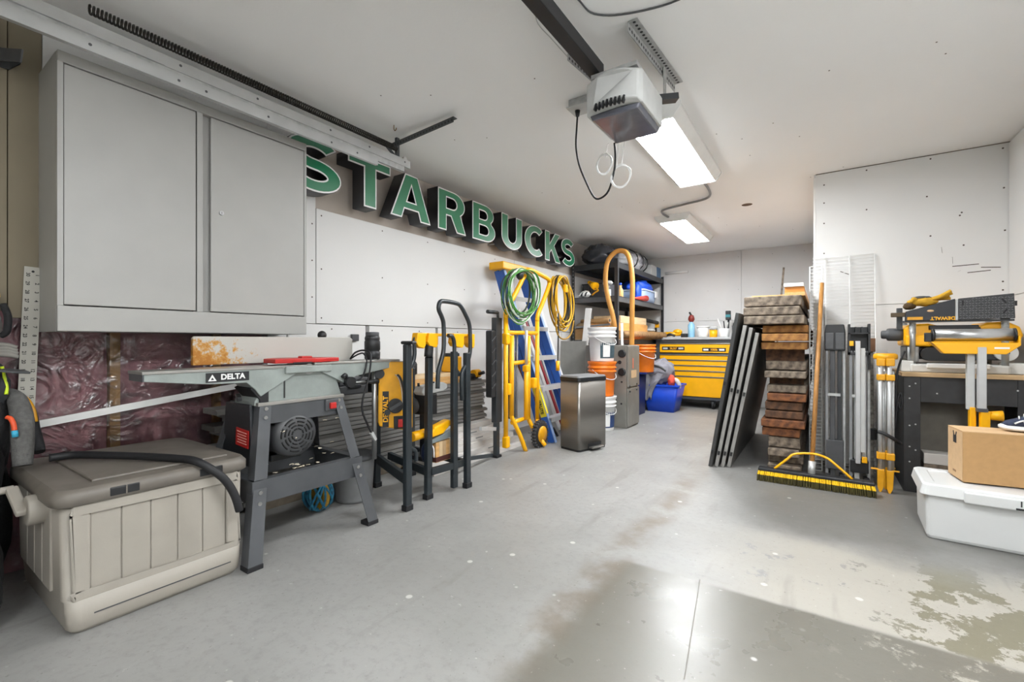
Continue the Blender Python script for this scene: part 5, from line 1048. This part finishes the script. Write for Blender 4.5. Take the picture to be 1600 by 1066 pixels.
t = thing('paint_pot', 'white tub with lid on the tool chest beside the torch', 'tub', (-1.50, 7.38, ct)); MB().lathe([(.07, 0), (.075, .005), (.085, .15)], (-1.49, 7.38, ct), 24).build('pot', WHT, t); MB().lathe([(.085, .15), (.092, .152), (.092, .17), (.08, .172)], (-1.49, 7.38, ct), 24).build('lid', WHT, t)
t = thing('paint_pot', 'small yellow tub between two white tubs on the tool chest', 'tub', (-1.34, 7.36, ct)); MB().lathe([(.05, 0), (.055, .005), (.058, .11)], (-1.34, 7.36, ct), 22).build('pot', YEL, t); MB().lathe([(.055, .11), (.055, .16), (.05, .162)], (-1.34, 7.36, ct), 22).build('clear_top', LGR, t)
t = thing('brush_pot', 'white tub holding brushes on the tool chest', 'tub', (-1.20, 7.36, ct)); MB().lathe([(.06, 0), (.065, .005), (.075, .13), (.068, .13)], (-1.19, 7.36, ct), 22).build('pot', WHT, t)
for p, q, m in (((-1.21, 7.36, ct+.08), (-1.28, 7.36, ct+.28), WHT), ((-1.18, 7.36, ct+.08), (-1.20, 7.37, ct+.24), BLK), ((-1.17, 7.35, ct+.08), (-1.14, 7.36, ct+.22), LGR)): MB().cyl(p, q, .008, n=8).build('brush', m, t)
t = thing('caulking_gun', 'dark cordless tool standing upright on the tool chest', 'power tool', (-1.155, 7.48, ct)); MB().cyl((-1.16, 7.48, ct), (-1.15, 7.48, ct+.26), .014, n=10).build('rod', BLK, t); MB().box(-1.19, -1.12, 7.45, 7.51, ct+.26, ct+.40).build('head', BLK, t, bev=.01); MB().box(-1.188, -1.122, 7.449, 7.452, ct+.30, ct+.34).build('teal_band', mat('teal', '#2d7d86', .5), t)
t = thing('tool_bag', 'dark grey tool caddy with handle on the tool chest', 'tool caddy', (-.98, 7.38, ct)); tubshell((-1.07, -.88, 7.28, 7.48), (-1.08, -.87, 7.27, 7.49), .006, ct, ct+.17).build('caddy', DGR, t); MB().tube([(-1.075, 7.38, ct+.15), (-1.05, 7.38, ct+.22), (-.90, 7.38, ct+.22), (-.875, 7.38, ct+.15)], .008, n=8, sub=4).build('handle', BLK, t); MB().cyl((-.97, 7.36, ct+.05), (-.97, 7.36, ct+.27), .014, n=8).build('screwdriver', BLK, t)

# ------------------------------------------------------------ lumber stack
def lumber(name, c0, c1):
    m = bpy.data.materials.new(name); m.use_nodes = True; nt = m.node_tree; b = nt.nodes['Principled BSDF']; N = nt.nodes.new; L = nt.links.new
    tc = N('ShaderNodeTexCoord'); oi = N('ShaderNodeObjectInfo'); ad = N('ShaderNodeVectorMath'); ad.operation = 'MULTIPLY_ADD'; ad.inputs[1].default_value = (1, .12, 1)
    cb = N('ShaderNodeCombineXYZ'); mm = N('ShaderNodeMath'); mm.operation = 'MULTIPLY'; mm.inputs[1].default_value = .5; L(oi.outputs['Random'], mm.inputs[0]); L(mm.outputs[0], cb.inputs[0]); cb.inputs[2].default_value = -.12
    L(cb.outputs[0], ad.inputs[2]); L(tc.outputs['Object'], ad.inputs[0])
    wv = N('ShaderNodeTexWave'); wv.wave_type = 'RINGS'; wv.rings_direction = 'Y'; wv.inputs['Scale'].default_value = 4.5; wv.inputs['Distortion'].default_value = 5; wv.inputs['Detail'].default_value = 3; wv.inputs['Detail Scale'].default_value = 1.5; L(ad.outputs[0], wv.inputs['Vector'])
    nz = N('ShaderNodeTexNoise'); nz.inputs['Scale'].default_value = 40; nz.inputs['Detail'].default_value = 6; L(tc.outputs['Object'], nz.inputs['Vector'])
    mx = N('ShaderNodeMath'); mx.operation = 'MULTIPLY_ADD'; mx.inputs[1].default_value = .28; L(wv.outputs['Fac'], mx.inputs[0]); L(nz.outputs['Fac'], mx.inputs[2])
    rp = N('ShaderNodeValToRGB'); rp.color_ramp.elements[0].position = .40; rp.color_ramp.elements[0].color = lin(c0); rp.color_ramp.elements[1].position = .90; rp.color_ramp.elements[1].color = lin(c1)
    L(mx.outputs[0], rp.inputs[0]); L(rp.outputs[0], b.inputs['Base Color']); b.inputs['Roughness'].default_value = .8
    bp = N('ShaderNodeBump'); bp.inputs['Strength'].default_value = .3; bp.inputs['Distance'].default_value = .01; L(mx.outputs[0], bp.inputs['Height']); L(bp.outputs[0], b.inputs['Normal'])
    return m
WG = lumber('lumber_grey', '#4f453b', '#8a7c6c'); WBn = lumber('lumber_brown', '#3f2a1c', '#6b4a32'); WR = lumber('lumber_red', '#4f2e1b', '#86532f'); WT = lumber('lumber_tan', '#7c5228', '#a9783f')
LST = [(-.34, -.12, .0, .065, WG), (-.34, -.11, .072, .125, WG), (-.34, -.135, .13, .185, WG), (-.34, -.13, .19, .255, WG), (-.38, -.13, .275, .34, WR), (-.385, -.10, .345, .40, WR), (-.36, -.11, .41, .47, WBn), (-.36, -.115, .475, .535, WBn), (-.345, -.09, .545, .60, WR), (-.345, -.09, .61, .665, WG), (-.36, -.09, .72, .78, WG), (-.36, -.09, .78, .845, WG), (-.385, -.085, .935, .995, WT), (-.38, -.08, 1.0, 1.06, WT), (-.38, -.08, 1.065, 1.125, WT), (-.50, -.10, 1.13, 1.195, WG), (-.505, -.13, 1.20, 1.265, WG), (-.505, -.12, 1.27, 1.345, WG)]
random.seed(4); z = 0; NL = len(LST)
for i, (x0, x1, z0, z1, m) in enumerate(LST):
    th = z1-z0
    if i in (10, 12):   # spacer sticks in the wider gaps
        h = LST[i][2]-z
        for yy in (4.15,):
            tag(MB().box(x0+.02, x1-.02, yy, yy+.05, z, z+h).build('spacer_stick', WBn), f'short spacer stick under the {"grey" if i == 10 else "tan"} planks of the lumber stack', 'stick')
        z += h
    g = .0006 if i not in (4,) else .0006; z0_ = z+g; z1_ = LST[i+1][2]-.002 if i+1 < NL and (i+1) not in (10, 12) else z1
    z1_ = max(z1_, z0_+.04) if (i+1) in (10, 12) or i+1 == NL else z1_
    yo = 4.0+random.uniform(-.05, .07); z1_ -= .007 if (i+1) not in (10, 12) and i+1 < NL else 0; tw = random.uniform(-.3, .3)
    b = MB(); n = 7; rings = []
    for k in range(2):
        y = yo if k == 0 else 6.55+random.uniform(-.1, .1)
        rings.append([(x0+random.uniform(-.003, .003), y, z0_), (x1+random.uniform(-.003, .003), y, z0_), (x1, y, z1_), (x0, y, z1_)])
    nm = {WG: 'grey weathered', WBn: 'dark brown', WR: 'reddish brown', WT: 'tan'}[m]
    tag(b.loft(rings).build('lumber_plank', m, bev=.007), f'{nm} rough plank, {ordn(NL-1-i)} of the lumber stack', 'plank', 'planks of the lumber stack')
    z = z1_+(.007 if (i+1) not in (10, 12) and i+1 < NL else 0)
for i, (x0, x1, z0, z1, y0, m, lb) in enumerate(((-.47, -.24, z+.001, z+.022, 4.18, PINE, 'flat pine board on the lumber stack beside the short trim pile'), (-.235, -.10, z+.001, z+.030, 4.1, PINE, 'bottom board of the short trim pile on the lumber stack'), (-.235, -.105, z+.031, z+.072, 4.12, mat('pine_orange', '#cf8a3e', .6, var=.12), 'orange middle board of the short trim pile on the lumber stack'), (-.24, -.11, z+.073, z+.10, 4.1, WPN, 'white painted board topping the lumber stack'))):
    tag(MB().box(x0, x1, y0, y0+1.9, z0, z1).build('trim_board', m, bev=.002), lb, 'board')
t = thing('grey_stick', 'thin grey stick standing beyond the lumber stack', 'stick', (-.42, 6.1, 0)); MB().bar((-.55, 6.85, 0), (-.40, 6.85, 1.95), .05, .02, up=(1, 0, 0)).build('stick', WG, t)
# ------------------------------------------------------------ leaning panels
PND = mat('panel_dark', '#3a3a3a', .4, var=.1); PNG = mat('panel_edge', '#8d8b87', .45, var=.12); PNF = mat('panel_face', '#5f5d5a', .5, var=.06)
for k in range(4):
    x0 = -.745+.042*k; L0 = 3.88+.02*k; th = .026
    p = Vector((x0, 0, .0)); q = Vector(((-.547, 0, 1.215), (-.497, 0, 1.118), (-.458, 0, 1.10), (-.418, 0, 1.06))[k]); d = (q-p).normalized(); nx = Vector((d.z, 0, -d.x))
    pp = [(v.x, v.z) for v in (p, p+nx*th, q+nx*th, q)]; mz = min(v[1] for v in pp); pp = [(a, c-mz) for a, c in pp]
    t = thing('grey_board', ['dark edged sheet, outermost of four leaning by the lumber', 'grey edged sheet, second of four leaning by the lumber', 'grey edged sheet, third of four leaning by the lumber', 'grey sheet nearest the lumber, its grey face in shade'][k], 'sheet', (x0, L0, 0), group='sheets leaning against the lumber stack')
    MB().prism(pp, 'y', L0+.008, 5.55).build('board', PNF, t)
    MB().prism(pp, 'y', L0, L0+.009).build('edge_band', PND if k == 0 else PNG, t, bev=.003)
    for f in (.10, .55):
        c = Vector((pp[0][0], L0-.004, pp[0][1])).lerp(Vector((pp[3][0], L0-.004, pp[3][1])), f)+nx*th*.5; MB().obox(tuple(c), (.016, .012, .03), (0, math.atan2(d.x, d.z), 0)).build('hinge', BLK, t)
# ------------------------------------------------------------ wire shelves
WIR = mat('white_wire', '#e2e2e0', .4)
def wire_shelf(label, rails, z0, z1, yb, yt, step, r, ext):
    t = thing('wire_shelf', label, 'wire shelf', (rails[0], yb, 0)); L_ = Vector((0, yt-yb, z1-z0)).normalized()
    for x in rails: MB().cyl((x, yb, z0), (x, yt, z1), r, n=8).build('rail', WIR, t)
    b = MB(); n = int((z1-z0)/step)
    for k in range(n+1):
        f = k/n; b.cyl((min(rails)-ext, yb+(yt-yb)*f, z0+(z1-z0)*f), (max(rails)+.004, yb+(yt-yb)*f, z0+(z1-z0)*f), .0022, n=5)
    b.build('cross_wires', WIR, t, kind='stuff'); return t
wire_shelf('wide white wire shelf leaning upright against the step wall', (.03, .19, .35), .004, 1.69, 4.40, 4.585, .027, .0045, .09)
wire_shelf('narrow white wire shelf standing upright behind the broom handle', (-.075, .005), .004, 1.60, 4.22, 4.40, .027, .0045, 0)
# ------------------------------------------------------------ push broom
t = thing('push_broom', 'push broom with yellow bristles and wooden handle', 'broom', (-.05, 3.72, 0)); by_ = 3.735
BRI = mat('broom_yellow', '#e6b800', .7, var=.25, scale=90)
MB().box(-.375, .285, by_-.035, by_+.035, .068, .092).build('block', BLK, t, bev=.006)
random.seed(9); b1, b2 = MB(), MB()
for i in range(92):
    for j in range(5):
        x = -.37+.65*i/91+random.uniform(-.003, .003); y = by_-.032+.064*j/4; sp_ = (j-2)*.006; e = (i-45.5)/45.5*.006
        b1.cyl((x, y, .07), (x+e, y+sp_, .044), .0035, .0045, n=4, caps=False); b2.cyl((x+e, y+sp_, .046), (x+e*1.6+random.uniform(-.002, .002), y+sp_*1.5, .001), .0042, .0025, n=4, caps=False)
b1.build('yellow_bristles', BRI, t, kind='stuff'); b2.build('shaded_bristles', mat('bristle_shade', '#4a431e', .8, var=.3), t, kind='stuff')  # lower half of the yellow bristles has shadow put into its colour
hp, hq = Vector((-.055, by_, .095)), Vector((.005, 4.19, 1.44))
MB().cyl(hp, hq, .0145, n=14).build('handle', mat('broom_wood', '#a8773f', .5, var=.2, scale=8, stretch=(8, 8, 1)), t); MB().cyl(hp-Vector((0, 0, .01)), hp.lerp(hq, .055), .022, n=14).build('socket', GALV, t)
m_ = hp.lerp(hq, .095); MB().tube([(-.275, by_, .09), (-.20, by_+.01, .165), (-.155, by_+.025, .205), tuple(m_+Vector((0, -.02, 0))), (.03, by_+.025, .205), (.08, by_+.01, .17), (.17, by_, .09)], .008, n=8, sub=5).build('brace', YEL, t)
# ------------------------------------------------------------ folded sawhorses
def sawhorse(x0, x1, y, label, kind):
    t = thing('folding_sawhorse', label, 'sawhorse', ((x0+x1)/2, y, 0), group='folded sawhorses'); xm = (x0+x1)/2
    if kind == 0:
        MB().prism([(x0, .93), (x0, 1.06), (x0+.008, 1.12), (x1-.008, 1.12), (x1, 1.06), (x1, .93)], 'y', y-.05, y+.05).build('head', BLK, t, bev=.006)
        MB().box(x0+.006, xm-.006, y-.056, y-.048, .94, 1.06).build('head_panel', DGR, t, bev=.004); MB().box(xm+.004, x1-.006, y-.056, y-.048, .94, 1.06).build('head_panel', DGR, t, bev=.004)
    else:
        b = MB(); b.box(x0, x0+.012, y-.05, y+.05, .90, 1.12); b.box(x1-.012, x1, y-.05, y+.05, .80, 1.12); b.box(x0, x1, y+.03, y+.05, .90, 1.10); b.box(x0, x1, y-.05, y+.05, .90, .92); b.box(x0, x1, y-.05, y+.03, 1.05, 1.06); b.box(x0+.04, x0+.046, y-.05, y+.03, 1.06, 1.10); b.box(x0+.075, x0+.081, y-.05, y+.03, 1.06, 1.10); b.build('head', BLK, t)
        MB().box(x0+.006, x0+.03, y-.058, y-.05, .965, 1.0).build('latch', YEL, t, bev=.003)
    for i, (xx, wd, m) in enumerate(((x0+.008, .018, GRY), (x0+.036, .03, DGR if kind == 0 else LGR), (x1-.045, .026, BLKM if kind == 0 else ALU), (x1-.014, .018, GALV))):
        MB().box(xx-.002, xx+wd-.002, y-.045+.012*i, y-.015+.012*i, .02 if i != 2 else .10, .93).build('leg', m, t, bev=.003)
    MB().box(x0+.01, x1-.01, y-.055, y+.02, .07, .28 if kind == 0 else .16).build('foot_bracket', DGR if kind == 0 else BLK, t, bev=.005)
    MB().box(x0+.02, x1-.03, y-.05, y-.04, .60, .62).build('cross_brace', GALV, t); 
    for xx in (x0+.02, x1-.02): MB().box(xx-.016, xx+.016, y-.05, y+.03, 0, .035).build('foot', RUB, t, bev=.004)
    return t
sawhorse(.02, .145, 4.10, 'folded sawhorse with solid black head next to the broom handle', 0); s2 = sawhorse(.16, .285, 4.08, 'folded sawhorse with open ribbed head and aluminium leg', 1)
MB().box(.20, .228, 4.00, 4.03, .14, 1.0).build('leg_bar', ALU, s2, bev=.003); MB().box(.225, .255, 4.005, 4.03, .22, .95).build('leg_bar', LGR, s2, bev=.003); MB().box(.235, .265, 3.995, 4.02, .15, .19).build('latch', YEL, s2, bev=.003)
t = thing('clamp_bar', 'speckled old bar clamp standing behind the folded sawhorses', 'clamp', (.30, 4.2, 0)); MB().bar((.305, 4.22, 0), (.305, 4.30, 1.0), .03, .012, up=(0, 1, 0)).build('bar', mat('speckled', '#8f8a80', .6, col2='#3d3a35', scale=40), t); MB().box(.285, .335, 4.22, 4.27, .28, .36).build('jaw', BLK, t, bev=.004); MB().box(.29, .33, 4.26, 4.32, .92, 1.02).build('jaw', mat('rust_jaw', '#6b4a32', .8), t, bev=.004)
# ------------------------------------------------------------ tripod
t = thing('surveyor_tripod', 'yellow and aluminium tripod folded upright by the workbench', 'tripod', (.355, 3.90, 0))
MB().lathe([(.03, .875), (.062, .878), (.066, .89), (.064, .91), (.05, .917)], (.355, 3.92, 0), 24).build('head', YELD, t)
for (x, y) in ((.325, 3.875), (.372, 3.865), (.36, 3.955)):
    lg = MB().cyl((x, y, .13), (x, y, .885), .0125, n=12).build('leg', ALU, t)
    MB().cyl((x+.018, y+.02, .13), (x+.018, y+.02, .80), .009, n=10).build('leg_strut', GALV, lg)
    for zz, hh in ((.86, .05), (.76, .04), (.24, .045)): MB().box(x-.019, x+.026, y-.018, y+.03, zz-hh/2, zz+hh/2).build('leg_clamp', YELD, lg, bev=.005)
    MB().prism([(x-.017, .15), (x+.022, .15), (x+.016, .03), (x+.004, .0), (x-.006, .0), (x-.015, .03)], 'y', y-.014, y+.016).build('spike_foot', YELD, lg, bev=.003); MB().box(x-.05 if x < .34 else x+.015, x-.012 if x < .34 else x+.05, y-.012, y+.012, .145, .152).build('foot_step', YELD, lg, bev=.002)
MB().tube([(.31, 3.855, .40), (.345, 3.845, .39), (.40, 3.86, .355), (.43, 3.90, .33)], .012, n=6, sub=4).build('strap', BLK, t)
tag(MB().tube([(.455, 3.93, .93), (.44, 3.91, .90), (.415, 3.90, .80), (.41, 3.90, .68), (.405, 3.90, .60), (.385, 3.91, .50), (.40, 3.90, .42), (.415, 3.90, .60), (.43, 3.90, .66), (.44, 3.90, .60), (.43, 3.90, .55), (.42, 3.90, .60)], .006, n=7, sub=5).build('planer_cord', RUB), 'black planer cord dangling beside the workbench', 'cord')
# ------------------------------------------------------------ workbench
BEN = mat('bench_black', '#2a2a2b', .55, var=.25, scale=18)
t = thing('workbench', 'low black painted workbench with worn plywood top', 'workbench', (.77, 4.28, 0)); X0, X1, Y0, Y1 = .455, 1.08, 3.98, 4.57
MB().box(X0-.012, X1, Y0-.015, Y1, .765, .79).build('top', PLY, t, bev=.002); MB().box(X0, X0+.02, Y0+.02, Y1, .0, .765).build('side_panel', BEN, t); MB().box(X1-.02, X1, Y0, Y1, 0, .765).build('side_panel', BEN, t)
MB().box(X0+.02, X1-.28, Y0+.16, Y0+.18, .12, .765).build('back_panel', mat('bench_inner', '#5f5b53', .7, var=.15), t)
MB().box(X0, X0+.085, Y0, Y0+.02, .0, .765).build('front_stile', BEN, t, bev=.002); MB().box(X1-.10, X1, Y0, Y0+.02, 0, .765).build('front_stile', BEN, t, bev=.002); MB().box(X0+.085, X1-.10, Y0, Y0+.02, .60, .765).build('front_rail', BEN, t, bev=.002)
MB().box(X0+.02, X1-.02, Y0+.02, Y1-.02, .10, .12).build('lower_shelf', BEN, t); screws('screw_heads', [(X0+.03, Y0, z_) for z_ in (.70, .62, .44, .30, .2)]+[(X0+.06, Y0, z_) for z_ in (.72, .45, .28)]+[(.62, Y0, .66), (.98, Y0, .70)], t, 'y', LGR, .005)
for i in range(2):
    tag(MB().box(.56, .88, 4.01, 4.13, .1205+i*.072, .19+i*.072).build('offcut', [WG, WPL][i], bev=.003), ['grey timber offcut lying on the workbench shelf', 'white offcut lying on the grey offcut in the workbench'][i], 'offcut')
# ------------------------------------------------------------ thickness planer
t = thing('thickness_planer', 'yellow benchtop thickness planer with black folded tables', 'planer', (.76, 4.27, .79)); bz = .7905
PGR = mat('planer_base', '#c9c9c5', .45, var=.06)
MB().box(.50, .97, 4.06, 4.50, bz, bz+.055).build('base', PGR, t, bev=.01); MB().box(.58, .88, 4.04, 4.065, bz+.03, bz+.062).build('base_lip', WHT, t, bev=.006)
MB().box(.455, .52, 4.08, 4.2, bz+.0, bz+.075).build('base_ear', PGR, t, bev=.006); MB().box(.95, 1.06, 4.10, 4.22, bz, bz+.07).build('base_ear', PGR, t, bev=.006)
for x in (.515, .955):
    MB().cyl((x, 4.10, bz+.05), (x, 4.10, 1.17), .017, n=14).build('screw_post', STEEL, t); MB().cyl((x, 4.45, bz+.05), (x, 4.45, 1.15), .017, n=14).build('screw_post', STEEL, t)
    th = MB()
    for k in range(12): th.cyl((x, 4.10, 1.05+k*.009), (x, 4.10, 1.054+k*.009), .0195, n=12)
    th.build('screw_thread', GALV, t, kind='stuff')
MB().prism([(.475, .965), (.475, 1.085), (.50, 1.115), (.60, 1.12), (.66, 1.10), (.85, 1.10), (.88, 1.12), (.97, 1.125), (1.03, 1.09), (1.045, 1.03), (1.02, .99), (.96, .975), (.66, .975), (.60, .96)], 'y', 4.13, 4.48).build('head_housing', YEL, t, bev=.015)
MB().prism([(.478, .967), (.478, 1.04), (.585, 1.04), (.60, .967)], 'y', 4.095, 4.14).build('front_cover', YEL, t, bev=.012); MB().box(.60, .84, 4.105, 4.135, 1.075, 1.105).build('front_handle', BLK, t, bev=.006); MB().box(.81, .85, 4.11, 4.135, 1.035, 1.09).build('handle_leg', BLK, t, bev=.006)
mo = MB().lathe([(.018, .355), (.026, .357), (.03, .365), (.03, .385), (.042, .39), (.045, .40), (.045, .455), (.038, .478)], (0, 4.20, 1.045), 24, 'x').build('motor', DGR, t)
MB().box(.49, .96, 4.16, 4.46, .875, .965).build('roller_carriage', BLKM, t, bev=.01); MB().prism([(.60+.045*math.cos(a), .912+.045*math.sin(a)) for a in [R(90+18*i) for i in range(11)]]+[(.78+.045*math.cos(a), .912+.045*math.sin(a)) for a in [R(-90+18*i) for i in range(11)]], 'y', 4.12, 4.165).build('belt_cover', BLK, t, bev=.006)
MB().cyl((.965, 4.155, .925), (.965, 4.11, .925), .052, n=28).build('crank_wheel', PGR, t); MB().cyl((.965, 4.112, .925), (.965, 4.10, .925), .012, n=12).build('crank_hub', BLK, t); MB().cyl((.52, 4.12, .86), (.52, 4.12, .96), .03, n=14).build('chip_pipe', GALV, t)
tb = MB().prism([(.47, 1.135), (.475, 1.20), (.72, 1.275), (.72, 1.135)], 'y', 4.06, 4.075).build('folded_table', mat('navy_black', '#16181f', .35), t, bev=.003)
MB().box(.483, .562, 4.057, 4.061, 1.142, 1.162).build('table_sticker', YELD, tb); text('DEWALT', .030, YEL, (.66, 4.0585, 1.150), (PI/2, PI, 0), tb, bold=.0010); MB().blob((.60, 4.058, 1.20), (.018, .004, .008), .1, 3, 1, nu=10, nv=8).build('table_boss', CARDL, tb)
tp = MB().prism([(.735, 1.135), (.735, 1.275), (.985, 1.295), (.99, 1.14)], 'y', 4.06, 4.08).build('folded_table', mat('tread_plate', '#3a3b3d', .4, var=.25, scale=60, bump=.5, bscale=160), t, bev=.003)
lg_ = MB()
for i in range(17):
    for j in range(9):
        x = .745+i*.0145; z_ = 1.148+j*.0155
        if z_ < 1.275+(x-.735)*.08-.008: lg_.obox((x, 4.0595, z_), (.011, .0016, .0028), (0, R(35 if (i+j) % 2 else -35), 0))
lg_.build('tread_lugs', mat('lug_grey', '#6a6b6d', .4), tp, kind='stuff')
for x, z_, a in ((.755, 1.245, 0), (.94, 1.25, -35), (.945, 1.185, 30)): MB().obox((x, 4.059, z_), (.009, .003, .032), (0, R(a), 0)).build('slot', RUB, tp)
MB().box(.722, .733, 4.062, 4.10, 1.135, 1.27).build('table_hinge', STEEL, t); MB().box(.46, .99, 4.075, 4.12, 1.125, 1.137).build('table_tray', BLKM, t); MB().box(.40, .48, 4.09, 4.105, 1.165, 1.195).build('carry_handle', mat('handle_amber', '#4a3a20', .5), t, bev=.004); MB().box(.44, .47, 4.16, 4.2, 1.08, 1.23).build('rear_plate', BLKM, t); MB().box(.985, 1.005, 4.09, 4.12, 1.22, 1.25).build('latch', BLK, t)
for x in (.515, .955): MB().cyl((x, 4.10, 1.165), (x, 4.10, 1.13), .022, n=14).build('post_cap', BLK, t)
GLV = mat('glove_yellow', '#c99a2a', .85, var=.2, scale=20); t = thing('work_glove', 'yellow leather work glove lying on top of the planer', 'glove', (.60, 4.09, 1.26))
MB().blob((.565, 4.10, 1.265), (.075, .05, .03), .2, 3, 51, fold=.1).build('palm', GLV, t); MB().blob((.56, 4.10, 1.292), (.05, .035, .012), .2, 3, 52).build('knuckle_pad', DGR, t)
for k in range(4): MB().tube([(.61, 4.07+.02*k, 1.28), (.65, 4.065+.022*k, 1.295-.004*k), (.70+.01*(k % 2), 4.06+.024*k, 1.33-.016*k)], [.012, .012, .009], n=8, sub=3).build('finger', GLV, t)
MB().tube([(.53, 4.07, 1.275), (.515, 4.06, 1.285), (.50, 4.06, 1.262)], [.012, .011, .008], n=8, sub=3).build('thumb', GLV, t); MB().blob((.50, 4.10, 1.238), (.035, .045, .025), .2, 3, 53).build('cuff', mat('cuff_dark', '#4d3a1e', .9), t)
# ------------------------------------------------------------ roller stand
t = thing('roller_stand', 'yellow roller support stand with chrome roller before the planer', 'roller stand', (.74, 3.70, 0)); ry_ = 3.70
MB().cyl((.56, ry_, 1.035), (.895, ry_, 1.035), .036, n=28).build('roller', CHROME, t); MB().cyl((.553, ry_, 1.035), (.561, ry_, 1.035), .038, n=24).build('roller_cap', BLK, t); MB().cyl((.894, ry_, 1.035), (.902, ry_, 1.035), .038, n=24).build('roller_cap', BLK, t)
MB().prism([(.545, .995), (.60, .925), (.86, .925), (.915, .975), (.915, 1.03), (.905, 1.03), (.905, .99), (.56, .99)], 'y', ry_-.04, ry_+.045).build('cradle', YEL, t, bev=.006); MB().box(.52, .552, ry_-.015, ry_+.02, .995, 1.05).build('cradle_arm', BLK, t, bev=.004); MB().box(.81, .87, ry_-.0415, ry_-.04, .955, .965).build('cradle_print', WHT, t)
MB().box(.705, .738, ry_-.01, ry_+.03, .60, .93).build('inner_post', LGR, t, bev=.003); MB().box(.742, .778, ry_-.05, ry_-.015, .60, .965).build('front_post', ALU, t, bev=.003)
MB().box(.715, .742, ry_-.015, ry_+.03, .05, .615).build('lower_post', YEL, t, bev=.004); MB().box(.752, .792, ry_-.055, ry_-.012, .05, .60).build('lower_post', YEL, t, bev=.004); MB().box(.738, .782, ry_-.058, ry_-.01, .595, .615).build('collar', DGR, t); MB().cyl((.79, ry_-.03, .575), (.845, ry_-.03, .578), .024, .03, n=16).build('lock_knob', YEL, t)
for x in (.62, .86): MB().bar((.75, ry_, .06), (x, ry_-.12, .012), .03, .022).build('foot', YEL, t); MB().bar((.75, ry_, .06), (x, ry_+.13, .012), .03, .022).build('foot', YEL, t)
# ------------------------------------------------------------ white tote, box, shoe
TOT = mat('tote_white', '#cdcecd', .35, var=.03, scale=4); rz = R(-2)
t = thing('storage_tote', 'white plastic storage tote with lid on the floor', 'tote', (.446, 3.10, 0), (0, 0, rz))
MB().loft([rrect(.004, .596, .004, .356, .015, 0), rrect(-.004, .604, -.004, .364, .02, .018), rrect(-.008, .608, -.008, .368, .02, .232)]).build('tub', TOT, t, local=True, bev=.006)
MB().loft([rrect(-.026, .626, -.026, .386, .032, .222), rrect(-.03, .63, -.03, .39, .032, .226), rrect(-.02, .62, -.02, .38, .03, .274), rrect(-.01, .61, -.01, .37, .028, .280), rrect(.03, .57, .03, .33, .02, .280), rrect(.034, .566, .034, .326, .02, .274)]).build('lid', TOT, t, local=True, bev=.002)
lt = MB().box(.13, .48, -.044, -.022, .215, .268).build('front_handle', TOT, t, bev=.006, local=True); MB().box(.315, .32, -.0455, -.043, .235, .262).build('handle_mark', BLK, t, local=True); MB().box(.30, .325, -.0455, -.043, .219, .228).build('handle_mark', BLK, t, local=True)
t = thing('cardboard_box', 'plain brown cardboard box standing on the white tote', 'box', (.79, 3.33, .2805)); X0, X1, Y0, Y1, Z0, Z1 = .585, 1.03, 3.235, 3.425, .2815, .54
MB().box(X0, X1, Y0, Y1, Z0, Z1-.002).build('carton', CARD, t, bev=.0015); MB().box(X0-.001, X1+.001, Y0-.001, Y0+.083, Z1-.003, Z1+.001).build('top_flap', CARDL, t); MB().box(X0-.001, X1+.001, Y0+.087, Y1+.001, Z1-.003, Z1+.001).build('top_flap', CARDL, t); MB().box(X0-.002, X0-.0005, Y0+.004, Y1-.004, Z0+.004, Z1-.006).build('side_flap', CARDL, t)
MB().box(X0-.003, X0-.0015, Y0+.075, Y0+.115, Z1-.075, Z1-.035).build('print_block', INK, t)
for a, c in ((Y0+.08, R(25)), (Y0+.11, R(-25))): MB().obox((X0-.0022, a, Z1-.028), (.0014, .010, .028), (c, 0, 0)).build('print_arrow', INK, t)
MB().box(X0-.003, X0-.0015, Y0+.08, Y0+.12, Z0+.03, Z0+.04).build('print_line', mat('print_brown', '#8a6a48', .8), t)
t.rotation_euler = (0, 0, R(7))
NAV = mat('shoe_navy', '#2b3348', .8, var=.3, scale=60); t = thing('sneaker', 'navy and white running shoe on the cardboard box', 'shoe', (.86, 3.33, .542)); sz = .5415
def shoe_ring(x, w_, z0, z1, n=12): return [(x, 3.335+w_*math.cos(2*PI*i/n), (z0+z1)/2+(z1-z0)/2*math.sin(2*PI*i/n)) for i in range(n)]
MB().loft([shoe_ring(x, w_, sz+.002+a, sz+.002+b_) for x, w_, a, b_ in ((.752, .008, .016, .030), (.765, .030, .006, .036), (.80, .044, .001, .034), (.86, .042, .0, .032), (.92, .036, .0, .034), (.98, .036, .0, .036), (1.01, .028, .004, .036), (1.018, .012, .012, .03))], True).build('sole', WHT, t)
MB().loft([shoe_ring(x, w_, sz+.022, sz+.022+b_) for x, w_, b_ in ((.762, .012, .015), (.78, .032, .032), (.83, .040, .052), (.88, .037, .078), (.92, .033, .095), (.97, .032, .092), (1.0, .028, .095), (1.01, .018, .09))], True).build('upper', NAV, t)
for k in range(4): MB().tube([(.82+.018*k, 3.312, sz+.068+.010*k), (.825+.018*k, 3.335, sz+.078+.012*k), (.83+.018*k, 3.358, sz+.068+.010*k)], .003, n=5, sub=3).build('lace', WHT, t)
MB().tube([(.80, 3.294, sz+.045), (.83, 3.292, sz+.062), (.84, 3.293, sz+.042), (.87, 3.293, sz+.070), (.885, 3.296, sz+.045)], .004, n=5, sub=3).build('side_mark', WHT, t)
